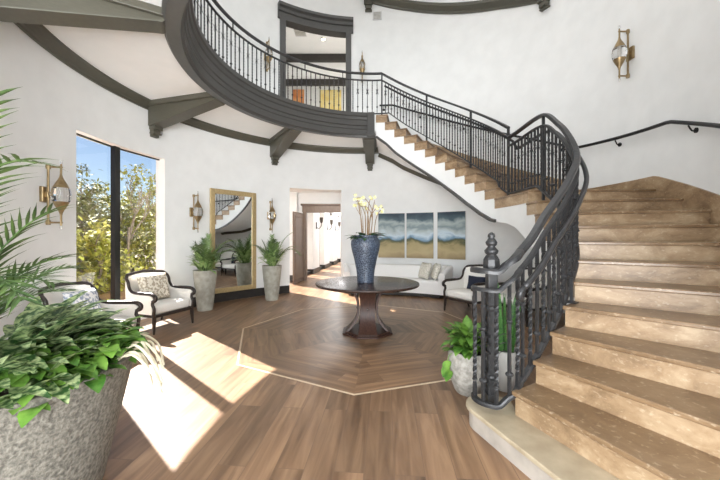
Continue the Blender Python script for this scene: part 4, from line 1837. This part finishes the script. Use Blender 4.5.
# palm
mbx = None
PF = [(10, 2.5, 1.12, 1.3), (-15, 3.5, 1.58, 2.4), (-18, 3.4, 1.6, 1.3), (12, 1.8, 0.95, 1.4), (0, 1.8, 0.95, 1.9), (-18, 1.8, 1.15, 2.4), (-40, 1.6, 1.0, 2.2), (35, 1.6, 0.75, 1.6), (-62, 0.9, 0.85, 1.5),
      (75, 1.4, 1.0, 1.6), (120, 1.0, 0.9, 1.6), (165, 1.2, 0.8, 1.5), (215, 1.0, 0.8, 1.6), (255, 1.2, 0.9, 1.6), (-75, 0.55, 0.8, 1.6)]
for a, e, L, dr_ in PF:
    mb = MB()
    t = math.radians(a)
    frond(mb, (-0.22 + 0.05 * math.cos(t), -0.12 + 0.05 * math.sin(t), 0.74), (math.cos(t) * 0.8, math.sin(t) * 0.8, e), L, 0.32, 20, dr_, rr, 0.024)
    mb.build('frond', M['palm'], bp_)
# variegated leaves over the front, bright green leaves along the rim
mb = MB()
for i in range(230):
    a = rr.uniform(-2.6, 1.9)
    q = (0.66 if a < -0.3 else 0.42) * math.sqrt(rr.random())
    dx = rr.uniform(-0.5, 0.5)
    mb.leaf((q * math.cos(a), q * math.sin(a), 0.79 + rr.uniform(0, 0.26) * (1 - q)), (math.cos(a + dx), math.sin(a + dx), rr.uniform(0.25, 1.2)), (0, 0, 1), rr.uniform(0.26, 0.38), rr.uniform(0.075, 0.105), rr.uniform(0.6, 1.3), 7, 0.22)
mb.build('variegated_leaves', M['varieg'], bp_, smooth=True)
mb = MB()
for i in range(300):
    a = rr.uniform(-0.55, 1.2) if rr.random() < 0.85 else rr.uniform(-1.2, -0.4)
    q = rr.uniform(0.36, 0.65)
    dx = rr.uniform(-0.9, 0.9)
    c = Vector((q * math.cos(a), q * math.sin(a), 0.76 + rr.uniform(0, 0.17)))
    d = Vector((math.cos(a + dx), math.sin(a + dx), rr.uniform(-0.1, 1.1)))
    L = rr.uniform(0.10, 0.17)
    mb.leaf(c, d, (0, 0, 1), L, L * 0.62, rr.uniform(0.5, 1.4), 5, 0.3)
    if rr.random() < 0.6:      # side lobes
        for s in (1, -1):
            sd = d.normalized().cross(Vector((0, 0, 1))).normalized() * s
            mb.leaf(c + d.normalized() * L * 0.25, d.normalized() * 0.5 + sd, (0, 0, 1), L * 0.5, L * 0.28, 0.8, 4, 0.2)
mb.build('green_leaves', M['leaf'], bp_, smooth=True)
mb = MB()
for i in range(9):
    a = rr.uniform(0.1, 0.9)
    r0 = 0.62
    p0 = Vector((r0 * math.cos(a), r0 * math.sin(a), 0.80))
    p1 = p0 + Vector((0.10, 0.03, rr.uniform(0.02, 0.1)))
    p2 = p0 + Vector((rr.uniform(0.13, 0.24), 0.06, rr.uniform(-0.1, 0.02)))
    p3 = p2 + Vector((0.03, 0.02, rr.uniform(-0.22, -0.1)))
    mb.tube(smooth_path([p0, p1, p2, p3], 5), 0.008, 6)
mb.build('aerial_roots', M['root'], bp_)

# pots behind the newel
pt = thing('potted_pothos', 'trailing pothos in a round whitewashed pot behind the newel post', 'plant', (1.09, 3.22, 0))
rr = random.Random(9)
mb = MB()
mb.lathe([(0.0, 0.0), (0.12, 0.0), (0.14, 0.03), (0.185, 0.16), (0.205, 0.28), (0.2, 0.38), (0.185, 0.42), (0.165, 0.42), (0.16, 0.36), (0.0, 0.36)], 30, cap=False)
mb.build('pot', M['whitepot'], pt, smooth=True, auto=50)
mb = MB()
mb.lathe([(0.0, 0.385), (0.1, 0.38), (0.165, 0.37)], 20, cap=False)
mb.build('soil', M['soil'], pt)
mb = MB()
rosette(mb, (0, 0, 0.39), 130, 0.14, 0.17, 0.09, rr, 1.0, 0.22, elev=(0.0, 1.8))
for (dx, dy, dz) in ((-0.21, -0.06, 0.33), (-0.22, -0.05, 0.27), (-0.2, -0.08, 0.24)):
    mb.leaf((dx, dy, dz), (-0.5, -0.5, -0.5), (0, 0, 1), 0.12, 0.09, 0.4, 5)
mb.build('foliage', M['leaf'], pt, smooth=True)
mb = MB()
mb.tube(smooth_path([(-0.12, -0.04, 0.42), (-0.21, -0.06, 0.38), (-0.225, -0.06, 0.25)], 5), 0.004, 5)
mb.build('vine', M['palm2'], pt)
sn = thing('snake_plant', 'snake plant in a white pot inside the curve of the stairs', 'plant', (1.50, 3.30, 0))
mb = MB()
mb.lathe([(0.0, 0.0), (0.11, 0.0), (0.115, 0.02), (0.13, 0.36), (0.132, 0.40), (0.115, 0.40), (0.11, 0.34), (0.0, 0.34)], 26, cap=False)
mb.build('pot', M['ceramic'], sn, smooth=True, auto=50)
mb = MB()
mb.lathe([(0.0, 0.36), (0.113, 0.352)], 18, cap=False)
mb.build('soil', M['soil'], sn)
for i in range(13):
    a = i * 2.4
    r0 = 0.02 + 0.06 * (i / 13)
    mb = MB()
    mb.leaf((r0 * math.cos(a), r0 * math.sin(a), 0.35), (math.cos(a) * 0.12 + rr.uniform(-.06, .06), math.sin(a) * 0.12, 1), (math.cos(a + 1.2), math.sin(a + 1.2), 0), rr.uniform(0.45, 0.82), 0.055, 0.0, 8, 0.35, shape=lambda u: (0.7 + 0.3 * math.sin(PI * u)) * (1 - u ** 5) ** 0.5)
    mb.build('leaf', M['snake'], sn, smooth=True)

# ---------------------------------------------------------------- outdoors
mb = MB()
mb.box((-22, 15, -0.12), (35, 50, 0.1))
o = mb.build('ground', M['ground'])
struct(o, 'sandy ground outside the window')


def shrub(label, loc, h, w, seed, m, nleaf=1400, trunks=4):
    rr = random.Random(seed)
    t = thing('wild_shrub', label, 'tree', loc, 0, 'trees outside the window')
    tops = []
    mb = MB()
    for i in range(trunks):
        a = rr.uniform(0, 2 * PI)
        top = Vector((w * 0.45 * math.cos(a), w * 0.45 * math.sin(a), h * rr.uniform(0.75, 1.05)))
        mid = top * 0.5 + Vector((rr.uniform(-.2, .2), rr.uniform(-.2, .2), 0))
        sp = smooth_path([(0, 0, -0.1), mid, top], 6)
        mb.tube(sp, [0.05 * (1 - 0.75 * k / len(sp)) for k in range(len(sp))], 6)
        for k in range(5):
            b = mid.lerp(top, rr.random())
            e = b + Vector((rr.uniform(-.6, .6), rr.uniform(-.6, .6), rr.uniform(0.2, 0.9)))
            mb.tube([b, (b + e) / 2 + Vector((0, 0, 0.05)), e], [0.018, 0.013, 0.006], 5)
            tops.append(e)
    mb.build('stem', M['trunk'], t)
    mb = MB()
    for i in range(nleaf):
        c = rr.choice(tops) if rr.random() < 0.35 else Vector((rr.gauss(0, w * 0.32), rr.gauss(0, w * 0.32), abs(rr.gauss(h * 0.35, h * 0.22))))
        p = c + Vector((rr.gauss(0, .16), rr.gauss(0, .16), rr.gauss(0, .16)))
        p.z = max(p.z, 0.03)
        mb.leaf(p, (rr.uniform(-1, 1), rr.uniform(-1, 1), rr.uniform(-.5, .8)), (0, 0, 1), rr.uniform(0.12, 0.24), rr.uniform(0.07, 0.13), 0.3, 2, 0.2)
    mb.build('foliage', m, t)
    return t


SHR = [((-7.8, 9.2), 1.7, 2.0, 'bush1', 'low yellow-green bush just outside the window'),
       ((-9.6, 11.2), 3.0, 2.6, 'bush2', 'olive shrub behind the mullion of the window'),
       ((-11.8, 12.6), 3.6, 3.0, 'bush2', 'tall olive shrub at the near pane of the window'),
       ((-9.4, 13.4), 3.2, 2.6, 'bush1', 'tall yellow-green shrub filling the far pane of the window'),
       ((-13.5, 16.5), 4.4, 3.8, 'bush2', 'big olive tree at the back of the thicket'),
       ((-11.2, 16.8), 4.2, 3.4, 'bush1', 'big yellow-green tree at the back of the thicket'),
       ((-16.5, 18.5), 5.0, 4.2, 'bush2', 'olive tree at the edge of the thicket by the window jamb'),
       ((-12.6, 20.5), 4.6, 4.0, 'bush1', 'yellow-green tree far behind the thicket')]
for i, ((x, y), h, w, mm, lb) in enumerate(SHR):
    shrub(lb, (x, y, -0.07), h, w, 40 + i, M[mm], 3000)


def bare(label, loc, h, seed):
    rr = random.Random(seed)
    t = thing('bare_tree', label, 'tree', loc, 0, 'leafless trees outside the window')
    mb = MB()
    def br(p, d, L, r, lvl):
        q = p + d * L
        m = (p + q) / 2 + Vector((rr.uniform(-.06, .06), rr.uniform(-.06, .06), 0)) * L
        mb.tube(smooth_path([p, m, q], 4), [r * (1 - 0.35 * k / 8) for k in range(9)], 6)
        if lvl:
            for k in range(3 if lvl > 1 else 2):
                nd = (d + Vector((rr.uniform(-.55, .55), rr.uniform(-.55, .55), rr.uniform(0, .3)))).normalized()
                br(p.lerp(q, rr.uniform(0.6, 1)), nd, L * rr.uniform(0.5, 0.8), r * 0.55, lvl - 1)
    br(Vector((0, 0, -0.1)), Vector((rr.uniform(-.08, .08), 0, 1)).normalized(), h * 0.45, 0.06, 3)
    mb.build('trunk', M['trunk'], t)
    return t


bare('pale bare tree standing in the middle of the far pane', (-8.1, 11.3, -0.07), 4.6, 71)
bare('pale bare tree near the far jamb of the window', (-7.9, 12.6, -0.07), 4.4, 77)
bare('pale bare tree behind the near pane of the window', (-9.9, 11.9, -0.07), 4.2, 79)
